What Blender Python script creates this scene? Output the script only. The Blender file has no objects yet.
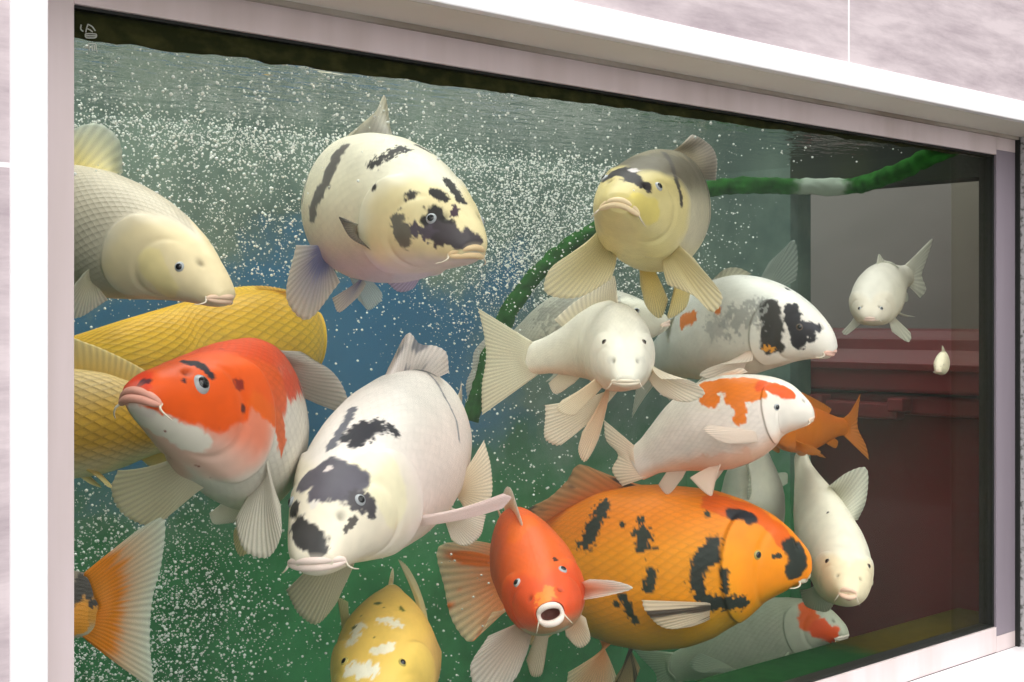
import bpy, bmesh, math, random
import numpy as np
from mathutils import Vector, Matrix

sc = bpy.context.scene
COL = sc.collection

# ------------------------------------------------------------------ camera, world, light, exposure
# the wall runs along +x, the water lies behind it (+y); the glass is the plane y = 0
F_PX = 1364.0
HORIZON = 319.0
R_ = np.array([0.737, -0.676, 0.0]); R_ /= np.linalg.norm(R_)
FW = np.array([0.676, 0.737, 0.0]); FW /= np.linalg.norm(FW)
CAM = np.array([-0.600, -1.295, 1.45])
cam_d = bpy.data.cameras.new('camera'); cam = bpy.data.objects.new('camera', cam_d); COL.objects.link(cam)
cam_d.sensor_width = 36.0; cam_d.lens = 36.0 * F_PX / 1024.0
cam_d.shift_y = -(341.0 - HORIZON) / 1024.0
cam_d.clip_start = 0.02; cam_d.clip_end = 200
cam.location = CAM
cam.rotation_euler = (math.pi / 2, 0, -math.atan2(FW[0], FW[1]))
sc.camera = cam

sc.view_settings.view_transform = 'Standard'
sc.view_settings.look = 'None'
sc.view_settings.gamma = 1.0
sc.view_settings.use_curve_mapping = False
sc.view_settings.exposure = 0.16
sc.cycles.max_bounces = 10
sc.cycles.transparent_max_bounces = 24
sc.cycles.transmission_bounces = 8
sc.cycles.volume_bounces = 1
sc.cycles.caustics_reflective = False
sc.cycles.caustics_refractive = False
sc.cycles.sample_clamp_indirect = 4.0

# overcast sky: bright overhead, dim towards the horizon (trees and houses stand there)
world = bpy.data.worlds.new('sky'); sc.world = world; world.use_nodes = True
wn = world.node_tree.nodes; wl = world.node_tree.links; wn.clear()
w_tc = wn.new('ShaderNodeTexCoord'); w_sep = wn.new('ShaderNodeSeparateXYZ'); w_r = wn.new('ShaderNodeValToRGB')
w_bg = wn.new('ShaderNodeBackground'); w_o = wn.new('ShaderNodeOutputWorld')
wl.new(w_tc.outputs['Generated'], w_sep.inputs[0]); wl.new(w_sep.outputs['Z'], w_r.inputs['Fac'])
w_r.color_ramp.elements[0].position = 0.0; w_r.color_ramp.elements[0].color = (0.02, 0.02, 0.02, 1)
w_r.color_ramp.elements[1].position = 0.75; w_r.color_ramp.elements[1].color = (1.0, 0.99, 1.0, 1)
e = w_r.color_ramp.elements.new(0.22); e.color = (0.035, 0.035, 0.034, 1)
wl.new(w_r.outputs['Color'], w_bg.inputs['Color']); w_bg.inputs['Strength'].default_value = 1.6
wl.new(w_bg.outputs[0], w_o.inputs['Surface'])


def add_light(name, kind, loc, energy, color, size=None, size_y=None, aim=None, angle=None):
    d = bpy.data.lights.new(name, kind); d.energy = energy; d.color = color
    if kind == 'AREA':
        d.shape = 'RECTANGLE'; d.size = size; d.size_y = size_y
    if kind == 'SUN' and angle is not None: d.angle = angle
    o = bpy.data.objects.new(name, d); COL.objects.link(o); o.location = loc
    if aim is not None:
        o.rotation_euler = (Vector(aim) - Vector(loc)).to_track_quat('-Z', 'Y').to_euler()
    return o


# soft daylight from over the viewer's shoulder, and the daylight over the open pond
add_light('daylight', 'SUN', (-2.2, -5.5, 4.4), 3.3, (1.0, 0.97, 0.96), aim=(0.6, 0.4, 1.2), angle=math.radians(95))
add_light('pond_skylight', 'AREA', (0.55, 0.40, 2.75), 50, (1.0, 0.985, 0.95), 3.0, 1.0, aim=(0.55, 0.46, 0))

WATER_Z = 1.80
PANE_TOP = 1.742
BACK_Y = 0.90
END_X = 2.0
LEFT_X = -0.95
FLOOR_Z = 0.25
SILL_Z = 0.863
HEAD_Z = 1.763


# ------------------------------------------------------------------ helpers
def P(px, py, Z):
    X = (px - 512.0) / F_PX * Z; Y = (HORIZON - py) / F_PX * Z
    return CAM + R_ * X + FW * Z + np.array([0, 0, Y])


def proj(V):
    d = V - CAM
    Z = d @ FW
    return 512.0 + (d @ R_) / Z * F_PX, HORIZON - d[:, 2] / Z * F_PX, Z


def hexc(h):
    h = h.lstrip('#'); v = [int(h[i:i + 2], 16) / 255.0 for i in (0, 2, 4)]
    return np.array([x / 12.92 if x <= 0.04045 else ((x + 0.055) / 1.055) ** 2.4 for x in v])


def smooth(a, b, x):
    t = np.clip((x - a) / (b - a), 0, 1); return t * t * (3 - 2 * t)


def vnoise(p, seed=0):
    i = np.floor(p).astype(np.int64); f = p - i; u = f * f * (3 - 2 * f)
    def h(a, b, c):
        n = (a * 374761393 + b * 668265263 + c * 2147483647 + seed * 974634721) & 0xffffffff
        n = ((n ^ (n >> 13)) * 1274126177) & 0xffffffff
        n = (n ^ (n >> 16)) & 0xffff
        return n / 65535.0
    r = 0
    for dx in (0, 1):
        for dy in (0, 1):
            for dz in (0, 1):
                w = (u[:, 0] if dx else 1 - u[:, 0]) * (u[:, 1] if dy else 1 - u[:, 1]) * (u[:, 2] if dz else 1 - u[:, 2])
                r = r + w * h(i[:, 0] + dx, i[:, 1] + dy, i[:, 2] + dz)
    return r


def fbm(p, seed=0, oct=3):
    r = 0; a = 0.5
    for k in range(oct):
        r = r + a * (vnoise(p * 2 ** k, seed + k) - 0.5) * 2; a *= 0.55
    return r


def link(o, parent=None):
    COL.objects.link(o)
    if parent is not None:
        o.parent = parent
        o.matrix_parent_inverse = Matrix.Identity(4)
        o.location = -Vector(parent.location)
    return o


def mesh_obj(name, V, Fq, mats, parent=None, fmat=None, col=None, scl=None, uv=None, smooth_=True, label=None):
    me = bpy.data.meshes.new(name)
    V = np.asarray(V, dtype=np.float32)
    me.from_pydata(V.tolist() if len(V) < 20000 else [tuple(v) for v in V.tolist()], [], Fq if isinstance(Fq, list) else Fq.tolist())
    for m in (mats if isinstance(mats, (list, tuple)) else [mats]): me.materials.append(m)
    if fmat is not None: me.polygons.foreach_set('material_index', np.asarray(fmat, dtype=np.int32))
    if smooth_: me.polygons.foreach_set('use_smooth', np.ones(len(me.polygons), dtype=bool))
    if col is not None:
        a = me.color_attributes.new('col', 'FLOAT_COLOR', 'POINT')
        c = np.asarray(col, dtype=np.float32)
        if c.shape[1] == 3: c = np.concatenate([c, np.ones((len(c), 1), np.float32)], 1)
        a.data.foreach_set('color', c.ravel())
    if scl is not None:
        a = me.attributes.new('scl', 'FLOAT', 'POINT'); a.data.foreach_set('value', np.asarray(scl, dtype=np.float32))
    if uv is not None:
        li = np.empty(len(me.loops), dtype=np.int32); me.loops.foreach_get('vertex_index', li)
        l = me.uv_layers.new(name='UVMap'); l.data.foreach_set('uv', np.asarray(uv, dtype=np.float32)[li].ravel())
    me.update()
    o = bpy.data.objects.new(name, me); link(o, parent)
    if label: o['label'] = label
    return o


def tag(o, label=None, cat=None, group=None, kind=None):
    if label: o['label'] = label
    if cat: o['category'] = cat
    if group: o['group'] = group
    if kind: o['kind'] = kind
    return o


def empty(name, loc):
    o = bpy.data.objects.new(name, None); COL.objects.link(o); o.location = loc; o.empty_display_size = 0.05
    return o


class MB:
    """collects boxes, prisms and tubes into one mesh"""
    def __init__(self): self.V = []; self.F = []; self.M = []
    def box(self, a, b, mi=0, bev=0.0):
        bm = bmesh.new(); bmesh.ops.create_cube(bm, size=1)
        for v in bm.verts:
            v.co = Vector([(a[k] + b[k]) / 2 + v.co[k] * (b[k] - a[k]) for k in range(3)])
        if bev > 0: bmesh.ops.bevel(bm, geom=bm.edges[:], offset=bev, segments=2, affect='EDGES', profile=0.5)
        self.bm(bm, mi); return self
    def bm(self, bm, mi=0):
        n = len(self.V); bm.verts.index_update()
        self.V += [tuple(v.co) for v in bm.verts]
        for f in bm.faces: self.F.append([n + v.index for v in f.verts]); self.M.append(mi)
        bm.free()
    def prism(self, pts, axis, a, b, mi=0, bev=0.0):
        bm = bmesh.new(); lo = []; hi = []
        for p in pts:
            q = list(p); q.insert(axis, a); lo.append(bm.verts.new(q))
            q = list(p); q.insert(axis, b); hi.append(bm.verts.new(q))
        bm.faces.new(lo); bm.faces.new(hi[::-1])
        for i in range(len(pts)):
            j = (i + 1) % len(pts); bm.faces.new((lo[j], lo[i], hi[i], hi[j]))
        bmesh.ops.recalc_face_normals(bm, faces=bm.faces[:])
        if bev > 0: bmesh.ops.bevel(bm, geom=bm.edges[:], offset=bev, segments=2, affect='EDGES', profile=0.5)
        self.bm(bm, mi); return self
    def build(self, name, mats, parent=None, sm=False, label=None):
        return mesh_obj(name, self.V, self.F, mats, parent, fmat=self.M, smooth_=sm, label=label)


def tube_mesh(pts, rad, nseg=10, closed=False):
    pts = np.asarray(pts, float); n = len(pts)
    rad = np.full(n, rad) if np.isscalar(rad) else np.asarray(rad)
    if closed: T = np.roll(pts, -1, 0) - np.roll(pts, 1, 0)
    else: T = np.gradient(pts, axis=0)
    T /= np.linalg.norm(T, axis=1)[:, None] + 1e-12
    a = np.array([0.13, 0.31, 0.94]); V = []
    N = a - T[0] * (a @ T[0]); N /= np.linalg.norm(N)
    for i in range(n):
        N = N - T[i] * (N @ T[i]); N /= np.linalg.norm(N) + 1e-12
        B = np.cross(T[i], N)
        for k in range(nseg):
            t = 2 * math.pi * k / nseg
            V.append(pts[i] + rad[i] * (math.cos(t) * N + math.sin(t) * B))
    F = []
    for i in range(n if closed else n - 1):
        j = (i + 1) % n
        for k in range(nseg):
            l = (k + 1) % nseg
            F.append([i * nseg + k, i * nseg + l, j * nseg + l, j * nseg + k])
    if not closed:
        F.append(list(range(nseg))[::-1]); F.append([(n - 1) * nseg + k for k in range(nseg)])
    return np.array(V), F


def catmull(pts, n):
    """smooth curve through pts, resampled evenly"""
    p = np.asarray(pts, float)
    p = np.vstack([2 * p[0] - p[1], p, 2 * p[-1] - p[-2]])
    out = []
    for i in range(1, len(p) - 2):
        d = [max(np.linalg.norm(p[i + k] - p[i + k - 1]), 1e-9) ** 0.5 for k in range(0, 3)]
        t0 = 0; t1 = d[0]; t2 = t1 + d[1]; t3 = t2 + d[2]
        for t in np.linspace(t1, t2, 24, endpoint=(i == len(p) - 3)):
            A1 = (t1 - t) / (t1 - t0) * p[i - 1] + (t - t0) / (t1 - t0) * p[i]
            A2 = (t2 - t) / (t2 - t1) * p[i] + (t - t1) / (t2 - t1) * p[i + 1]
            A3 = (t3 - t) / (t3 - t2) * p[i + 1] + (t - t2) / (t3 - t2) * p[i + 2]
            B1 = (t2 - t) / (t2 - t0) * A1 + (t - t0) / (t2 - t0) * A2
            B2 = (t3 - t) / (t3 - t1) * A2 + (t - t1) / (t3 - t1) * A3
            out.append((t2 - t) / (t2 - t1) * B1 + (t - t1) / (t2 - t1) * B2)
    out = np.array(out)
    L = np.concatenate([[0], np.cumsum(np.linalg.norm(np.diff(out, axis=0), axis=1))])
    s = np.linspace(0, L[-1], n)
    return np.stack([np.interp(s, L, out[:, k]) for k in range(out.shape[1])], 1)


# ------------------------------------------------------------------ materials
def new_mat(name):
    m = bpy.data.materials.new(name); m.use_nodes = True
    nt = m.node_tree; nt.nodes.clear()
    return m, nt, nt.nodes, nt.links


def math_node(nt, op, a, b=None, c=None):
    n = nt.nodes.new('ShaderNodeMath'); n.operation = op
    for i, v in enumerate((a, b, c)):
        if v is None: continue
        if isinstance(v, (int, float)): n.inputs[i].default_value = v
        else: nt.links.new(v, n.inputs[i])
    return n.outputs[0]


def principled(name, color, rough=0.5, spec=0.4, metal=0.0, noise=None, bump=None, sss=0.0):
    """noise=(scale(x,y,z), second colour, lo, hi); bump=(scale, strength)"""
    m, nt, N, L = new_mat(name)
    b = N.new('ShaderNodeBsdfPrincipled'); o = N.new('ShaderNodeOutputMaterial'); L.new(b.outputs[0], o.inputs[0])
    b.inputs['Base Color'].default_value = (*color, 1); b.inputs['Roughness'].default_value = rough
    b.inputs['Specular IOR Level'].default_value = spec; b.inputs['Metallic'].default_value = metal
    tc = N.new('ShaderNodeTexCoord')
    if noise:
        mp = N.new('ShaderNodeMapping'); mp.inputs['Scale'].default_value = noise[0]
        L.new(tc.outputs['Object'], mp.inputs[0])
        t = N.new('ShaderNodeTexNoise'); t.inputs['Scale'].default_value = 1.0; t.inputs['Detail'].default_value = 6
        L.new(mp.outputs[0], t.inputs['Vector'])
        r = N.new('ShaderNodeValToRGB'); r.color_ramp.elements[0].position = noise[2]; r.color_ramp.elements[1].position = noise[3]
        r.color_ramp.elements[0].color = (*color, 1); r.color_ramp.elements[1].color = (*noise[1], 1)
        L.new(t.outputs['Fac'], r.inputs['Fac']); L.new(r.outputs['Color'], b.inputs['Base Color'])
    if bump:
        t2 = N.new('ShaderNodeTexNoise'); t2.inputs['Scale'].default_value = bump[0]; t2.inputs['Detail'].default_value = 5
        L.new(tc.outputs['Object'], t2.inputs['Vector'])
        bn = N.new('ShaderNodeBump'); bn.inputs['Strength'].default_value = bump[1]; bn.inputs['Distance'].default_value = 0.01
        L.new(t2.outputs['Fac'], bn.inputs['Height']); L.new(bn.outputs[0], b.inputs['Normal'])
    return m


def mat_tile():
    m, nt, N, L = new_mat('stone_tile')
    b = N.new('ShaderNodeBsdfPrincipled'); o = N.new('ShaderNodeOutputMaterial'); L.new(b.outputs[0], o.inputs[0])
    b.inputs['Roughness'].default_value = 0.55; b.inputs['Specular IOR Level'].default_value = 0.25
    tc = N.new('ShaderNodeTexCoord'); mp = N.new('ShaderNodeMapping'); mp.inputs['Scale'].default_value = (2.2, 2.2, 12.0)
    mp.inputs['Rotation'].default_value = (0, math.radians(8), 0)
    L.new(tc.outputs['Object'], mp.inputs[0])
    t = N.new('ShaderNodeTexNoise'); t.inputs['Scale'].default_value = 2.2; t.inputs['Detail'].default_value = 9; t.inputs['Roughness'].default_value = 0.68
    t.inputs['Distortion'].default_value = 0.15
    L.new(mp.outputs[0], t.inputs['Vector'])
    r = N.new('ShaderNodeValToRGB')
    r.color_ramp.elements[0].position = 0.32; r.color_ramp.elements[0].color = (0.37, 0.31, 0.335, 1)
    r.color_ramp.elements[1].position = 0.62; r.color_ramp.elements[1].color = (0.62, 0.545, 0.56, 1)
    L.new(t.outputs['Fac'], r.inputs['Fac'])
    sep = N.new('ShaderNodeSeparateXYZ'); L.new(tc.outputs['Object'], sep.inputs[0])
    def line(out, off, period, w):
        a = math_node(nt, 'SUBTRACT', out, off); a = math_node(nt, 'DIVIDE', a, period); a = math_node(nt, 'FRACT', a)
        a = math_node(nt, 'SUBTRACT', a, 0.5); a = math_node(nt, 'ABSOLUTE', a)
        return math_node(nt, 'GREATER_THAN', a, 0.5 - w / period)
    lx = line(sep.outputs['X'], 1.176, 1.2, 0.0022); lz = line(sep.outputs['Z'], 1.585, 0.6, 0.0022)
    g = math_node(nt, 'MAXIMUM', lx, lz)
    mx = N.new('ShaderNodeMixRGB'); L.new(g, mx.inputs[0]); L.new(r.outputs['Color'], mx.inputs[1]); mx.inputs[2].default_value = (0.85, 0.83, 0.84, 1)
    L.new(mx.outputs[0], b.inputs['Base Color'])
    return m


def mat_koi():
    m, nt, N, L = new_mat('koi_skin')
    b = N.new('ShaderNodeBsdfPrincipled'); o = N.new('ShaderNodeOutputMaterial'); L.new(b.outputs[0], o.inputs[0])
    b.inputs['Roughness'].default_value = 0.42; b.inputs['Specular IOR Level'].default_value = 0.25
    at = N.new('ShaderNodeAttribute'); at.attribute_name = 'col'
    sa = N.new('ShaderNodeAttribute'); sa.attribute_name = 'scl'
    uv = N.new('ShaderNodeUVMap'); uv.uv_map = 'UVMap'
    sep = N.new('ShaderNodeSeparateXYZ'); L.new(uv.outputs[0], sep.inputs[0])
    p = math_node(nt, 'FRACT', math_node(nt, 'ADD', sep.outputs['X'], sep.outputs['Y']))
    q = math_node(nt, 'FRACT', math_node(nt, 'SUBTRACT', sep.outputs['X'], sep.outputs['Y']))
    p4 = math_node(nt, 'POWER', p, 3.6); q4 = math_node(nt, 'POWER', q, 3.6)
    edge = math_node(nt, 'MINIMUM', math_node(nt, 'ADD', p4, q4), 1.0)
    # each scale: a pale root, then a darker rim where the next one starts
    mid = math_node(nt, 'MULTIPLY', p, q)
    k = math_node(nt, 'MULTIPLY', edge, sa.outputs['Fac'])
    sh = math_node(nt, 'MULTIPLY', math_node(nt, 'MULTIPLY', math_node(nt, 'SUBTRACT', 1.0, mid), sa.outputs['Fac']), 0.35)
    dk = math_node(nt, 'SUBTRACT', math_node(nt, 'SUBTRACT', 1.06, math_node(nt, 'MULTIPLY', k, 0.6)), sh)
    tc = N.new('ShaderNodeTexCoord'); nz = N.new('ShaderNodeTexNoise'); nz.inputs['Scale'].default_value = 90; nz.inputs['Detail'].default_value = 4
    L.new(tc.outputs['Object'], nz.inputs['Vector'])
    v = math_node(nt, 'MULTIPLY', dk, math_node(nt, 'ADD', math_node(nt, 'MULTIPLY', nz.outputs['Fac'], 0.16), 0.92))
    mul = N.new('ShaderNodeVectorMath'); mul.operation = 'SCALE'; L.new(at.outputs['Color'], mul.inputs[0]); L.new(v, mul.inputs['Scale'])
    L.new(mul.outputs[0], b.inputs['Base Color'])
    bn = N.new('ShaderNodeBump'); bn.inputs['Strength'].default_value = 0.35; bn.inputs['Distance'].default_value = 0.004
    h = math_node(nt, 'MULTIPLY', math_node(nt, 'SUBTRACT', mid, edge), sa.outputs['Fac'])
    L.new(h, bn.inputs['Height']); L.new(bn.outputs[0], b.inputs['Normal'])
    return m


def mat_fin():
    m, nt, N, L = new_mat('koi_fin')
    at = N.new('ShaderNodeAttribute'); at.attribute_name = 'col'
    d = N.new('ShaderNodeBsdfPrincipled'); d.inputs['Roughness'].default_value = 0.4; d.inputs['Specular IOR Level'].default_value = 0.3
    t = N.new('ShaderNodeBsdfTranslucent'); tr = N.new('ShaderNodeBsdfTransparent')
    L.new(at.outputs['Color'], d.inputs['Base Color']); gm = N.new('ShaderNodeGamma'); gm.inputs[1].default_value = .5; L.new(at.outputs['Color'], gm.inputs[0]); L.new(gm.outputs[0], t.inputs['Color'])
    m1 = N.new('ShaderNodeMixShader'); m1.inputs[0].default_value = 0.5; L.new(d.outputs[0], m1.inputs[1]); L.new(t.outputs[0], m1.inputs[2])
    m2 = N.new('ShaderNodeMixShader'); L.new(at.outputs['Alpha'], m2.inputs[0]); L.new(tr.outputs[0], m2.inputs[1]); L.new(m1.outputs[0], m2.inputs[2])
    o = N.new('ShaderNodeOutputMaterial'); L.new(m2.outputs[0], o.inputs[0])
    return m


def mat_clear(name, ior, tint=(1, 1, 1), bump=None, sheet=True):
    """clear sheet: lets light through, mirrors by Fresnel"""
    m, nt, N, L = new_mat(name)
    tr = N.new('ShaderNodeBsdfTransparent'); tr.inputs[0].default_value = (*tint, 1)
    gl = N.new('ShaderNodeBsdfGlossy'); gl.inputs['Roughness'].default_value = 0.02
    fr = N.new('ShaderNodeFresnel'); fr.inputs[0].default_value = ior
    if sheet:          # both faces of a thin sheet reflect alike, as no ray is bent inside it
        gm = N.new('ShaderNodeNewGeometry')
        L.new(math_node(nt, 'ADD', math_node(nt, 'MULTIPLY', gm.outputs['Backfacing'], 1.0 / ior - ior), ior), fr.inputs[0])
    mx = N.new('ShaderNodeMixShader'); L.new(fr.outputs[0], mx.inputs[0]); L.new(tr.outputs[0], mx.inputs[1]); L.new(gl.outputs[0], mx.inputs[2])
    o = N.new('ShaderNodeOutputMaterial'); L.new(mx.outputs[0], o.inputs[0])
    if bump:
        tc = N.new('ShaderNodeTexCoord'); mp = N.new('ShaderNodeMapping'); mp.inputs['Scale'].default_value = bump[0]
        L.new(tc.outputs['Object'], mp.inputs[0])
        t = N.new('ShaderNodeTexNoise'); t.inputs['Scale'].default_value = 1; t.inputs['Detail'].default_value = 3; L.new(mp.outputs[0], t.inputs['Vector'])
        bn = N.new('ShaderNodeBump'); bn.inputs['Strength'].default_value = bump[1]; bn.inputs['Distance'].default_value = 0.02
        L.new(t.outputs['Fac'], bn.inputs['Height'])
        L.new(bn.outputs[0], gl.inputs['Normal']); L.new(bn.outputs[0], fr.inputs['Normal'])
    return m, nt


def add_haze(nt, scat, absb, scol, acol):
    N = nt.nodes; L = nt.links
    s = N.new('ShaderNodeVolumeScatter'); s.inputs['Color'].default_value = (*scol, 1); s.inputs['Density'].default_value = scat
    a = N.new('ShaderNodeVolumeAbsorption'); a.inputs['Color'].default_value = (*acol, 1); a.inputs['Density'].default_value = absb
    ad = N.new('ShaderNodeAddShader'); L.new(s.outputs[0], ad.inputs[0]); L.new(a.outputs[0], ad.inputs[1])
    o = [n for n in N if n.type == 'OUTPUT_MATERIAL'][0]
    L.new(ad.outputs[0], o.inputs['Volume'])


M_TILE = mat_tile()
M_WHITE = principled('white_edging', (0.86, 0.85, 0.86), 0.45, 0.3)
M_CREAM = principled('cream_reveal', (0.78, 0.75, 0.68), 0.6, 0.2, noise=((3, 3, 3), (0.70, 0.66, 0.58), 0.45, 0.75))
M_FRAME = principled('brushed_frame', (0.72, 0.62, 0.62), 0.45, 0.4, 0.1, noise=((14, 14, 1.5), (0.60, 0.51, 0.49), 0.42, 0.72))
M_STILE = principled('shaded_stile', (0.23, 0.20, 0.23), 0.5, 0.25, noise=((20, 20, 2), (0.21, 0.18, 0.21), 0.4, 0.7))  # right stile: darker lavender from the light's direction put into the colour
M_GASKET = principled('black_gasket', (0.015, 0.017, 0.015), 0.5, 0.3)
M_SEAL = principled('old_sealant', (0.30, 0.25, 0.20), 0.8, 0.1, noise=((5, 5, 9), (0.50, 0.46, 0.40), 0.35, 0.7))
M_MORTAR = principled('grey_mortar', (0.5, 0.48, 0.48), 0.9, 0.1, noise=((120, 120, 120), (0.16, 0.16, 0.15), 0.5, 0.65))
M_KOI = mat_koi()
M_FIN = mat_fin()
M_PUPIL = principled('eye_pupil', (0.008, 0.008, 0.01), 0.12, 0.6)
M_IRIS = principled('eye_silver', (0.36, 0.38, 0.40), 0.25, 0.5)
M_IRISGOLD = principled('eye_gold', (0.45, 0.36, 0.10), 0.25, 0.5)
M_RED_EYE = principled('eye_rim_dark', (0.10, 0.07, 0.05), 0.3, 0.5)
M_THROAT = principled('mouth_inside', (0.16, 0.055, 0.045), 0.6, 0.2)

SPINE_N, RING_M = 250, 200

TS = np.array([0, .015, .04, .08, .13, .19, .25, .32, .40, .50, .60, .70, .80, .90, 1.0])
HU = np.array([.055, .098, .142, .208, .280, .352, .408, .454, .492, .500, .470, .400, .310, .225, .185])
HL = np.array([.075, .115, .150, .198, .258, .330, .388, .438, .472, .480, .445, .370, .270, .190, .170])
WD = np.array([.095, .132, .165, .214, .266, .312, .340, .362, .375, .370, .335, .270, .190, .115, .070])


def prof(tab, s):
    # smooth interpolation: dense linear table, softened
    x = np.linspace(0, 1, 400); y = np.interp(x, TS, tab)
    k = np.hanning(21); k /= k.sum()
    yp = np.concatenate([2 * y[0] - y[1:11][::-1], y, 2 * y[-1] - y[-11:-1][::-1]])
    return np.interp(s, x, np.convolve(yp, k, mode='valid'))


WARN = []


class Koi:
    def __init__(self, label, spine, H, W=1.0, roll=0, back='#e8e2d0', side=None, belly=None, head=None, scales=0.35,
                 patches=(), eye=None, eye_r=.042, iris='silver', mouth=(.130, .019, .028), lip='#e6cfc0', lip_r=.021, fins=None, fin_col='#d9d4c4', fin_tip=None, fin_a=.85,
                 rows=46, seed=1, no=(), barbel='#cfc4b2', barbel_len=.075, eye_th=62, gill=1.0, speck=None, keel=.14):
        self.H = H
        sp = catmull([P(*p) for p in spine], SPINE_N)
        self.sp = sp; self.L = np.linalg.norm(np.diff(sp, axis=0), axis=1).sum()
        s = np.linspace(0, 1, SPINE_N)
        T = np.gradient(sp, axis=0)
        for _ in range(12):
            T[1:-1] = (T[:-2] + 2 * T[1:-1] + T[2:]) / 4
        T /= np.linalg.norm(T, axis=1)[:, None]
        up = np.array([0, 0, 1.0])
        S = np.cross(T, up); S /= np.linalg.norm(S, axis=1)[:, None]
        U = np.cross(S, T)
        rolls = np.radians(np.interp(s, np.linspace(0, 1, len(roll)), roll) if isinstance(roll, (list, tuple)) else np.full(SPINE_N, roll))
        S, U = S * np.cos(rolls)[:, None] - U * np.sin(rolls)[:, None], U * np.cos(rolls)[:, None] + S * np.sin(rolls)[:, None]
        self.T, self.S, self.U = T, S, U
        hu = prof(HU, s) * H; hl = prof(HL, s) * H; wd = prof(WD, s) * H * W
        th = np.arange(RING_M) / RING_M * 2 * math.pi
        self.th = th
        c = np.cos(th); sn = np.sin(th)
        px = np.sign(sn) * np.abs(sn) ** 0.92
        A, TH = np.meshgrid(s, th, indexing='ij')
        z = np.where(c[None, :] > 0, hu[:, None], hl[:, None]) * np.sign(c)[None, :] * np.abs(c)[None, :] ** 0.95
        # belly a little broader than the back
        taper = 1 - keel * np.clip(c, 0, 1)[None, :] * smooth(.3, .5, s)[:, None]
        x = wd[:, None] * px[None, :] * taper
        # gill cover: swells towards its free edge, then steps down
        dth = np.abs(((TH + math.pi) % (2 * math.pi)) - math.pi)           # 0 top .. pi bottom
        sg = .265 - .05 * ((dth - 1.75) / 1.0) ** 2
        lat = smooth(.55, .95, dth) * (1 - smooth(2.55, 2.95, dth))
        bump = np.where(A < sg, np.exp(-((A - sg) / .055) ** 2), np.exp(-((A - sg) / .005) ** 2)) * lat
        cheek = np.exp(-((A - (sg - .085)) / .010) ** 2) * lat
        r = 1 + gill * (.062 * bump - .030 * cheek)
        # brow above the eyes and a shallow dip before the nape
        brow = np.exp(-((A - .125) / .04) ** 2) * np.exp(-((dth - .85) / .3) ** 2)
        r = r + .035 * brow
        nost = np.exp(-((A - .066) / .008) ** 2) * np.exp(-((dth - .72) / .14) ** 2)
        r = r - .10 * nost
        x = x * r; z = z * r
        V = sp[:, None, :] + S[:, None, :] * x[..., None] + U[:, None, :] * z[..., None]
        hollow = (1 - smooth(.001, .013, A)) if mouth[1] > .06 else 0 * A
        V = V + T[:, None, :] * (.13 * H * hollow)[..., None]
        self.V = V
        VV = V.reshape(-1, 3)
        n = SPINE_N * RING_M
        a0 = sp[0] + T[0] * (.14 * H if mouth[1] > .06 else -.02 * H); a1 = sp[-1] + T[-1] * .06 * H
        VV = np.vstack([VV, a0, a1])
        i = np.arange(SPINE_N - 1)[:, None] * RING_M; k = np.arange(RING_M)[None, :]; l = (k + 1) % RING_M
        Fq = np.stack([i + k, i + RING_M + k, i + RING_M + l, i + l], -1).reshape(-1, 4).tolist()
        Fq += [[n, kk, (kk + 1) % RING_M] for kk in range(RING_M)]
        Fq += [[n + 1, (SPINE_N - 1) * RING_M + (kk + 1) % RING_M, (SPINE_N - 1) * RING_M + kk] for kk in range(RING_M)]
        # outward normals, screen positions
        dA = np.gradient(V, axis=0); dT = np.roll(V, -1, 1) - np.roll(V, 1, 1)
        NN = np.cross(dT, dA); NN /= np.linalg.norm(NN, axis=2)[..., None] + 1e-12
        outward = V - sp[:, None, :]
        NN *= np.sign((NN * outward).sum(2).mean())
        self.N = NN
        self.px, self.py, self.Z = [q.reshape(SPINE_N, RING_M) for q in proj(V.reshape(-1, 3))]
        self.vis = (NN * (CAM - V)).sum(2) > 0
        # colours
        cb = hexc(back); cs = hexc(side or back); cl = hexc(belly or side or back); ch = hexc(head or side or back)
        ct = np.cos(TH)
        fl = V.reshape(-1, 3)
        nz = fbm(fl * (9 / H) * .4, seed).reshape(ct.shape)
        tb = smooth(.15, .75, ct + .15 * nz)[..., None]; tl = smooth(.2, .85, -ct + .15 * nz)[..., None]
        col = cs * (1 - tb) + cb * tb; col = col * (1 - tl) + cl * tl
        hm = .8 * (1 - smooth(sg - .05, sg + .012, A + .05 * nz))[..., None] * (1 - .6 * tl)
        col = col * (1 - hm) + ch * hm
        pts = V.reshape(-1, 3)
        for pt in patches:
            cc, strokes, rpx = hexc(pt[0]), pt[1], pt[2]
            rag = pt[3] if len(pt) > 3 else .5
            fq = pt[4] if len(pt) > 4 else 1.0
            op = pt[5] if len(pt) > 5 else 1.0
            Q = [self.pick(q[0], q[1]) for q in strokes]
            zz = np.mean([proj(q[None])[2][0] for q in Q]); rr = rpx * zz / F_PX
            if len(Q) == 1: d = np.linalg.norm(pts - Q[0], axis=1)
            else:
                d = np.full(len(pts), 1e9)
                for a, b in zip(Q[:-1], Q[1:]):
                    ab = b - a; t = np.clip(((pts - a) @ ab) / (ab @ ab + 1e-12), 0, 1)
                    d = np.minimum(d, np.linalg.norm(pts - a - t[:, None] * ab, axis=1))
            near = d < rr * (1.3 + 1.5 * rag)
            m = np.zeros(len(pts))
            # stretched along the body so that edges break up in strokes like ink on scales
            nn = fbm(pts[near] * (1.6 * fq / rr), seed + 7, 4)
            m[near] = 1 - smooth(.86, 1.14, d[near] / rr + 1.5 * rag * nn)
            m = (m * op).reshape(ct.shape)[..., None]
            col = col * (1 - m) + cc * m
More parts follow.
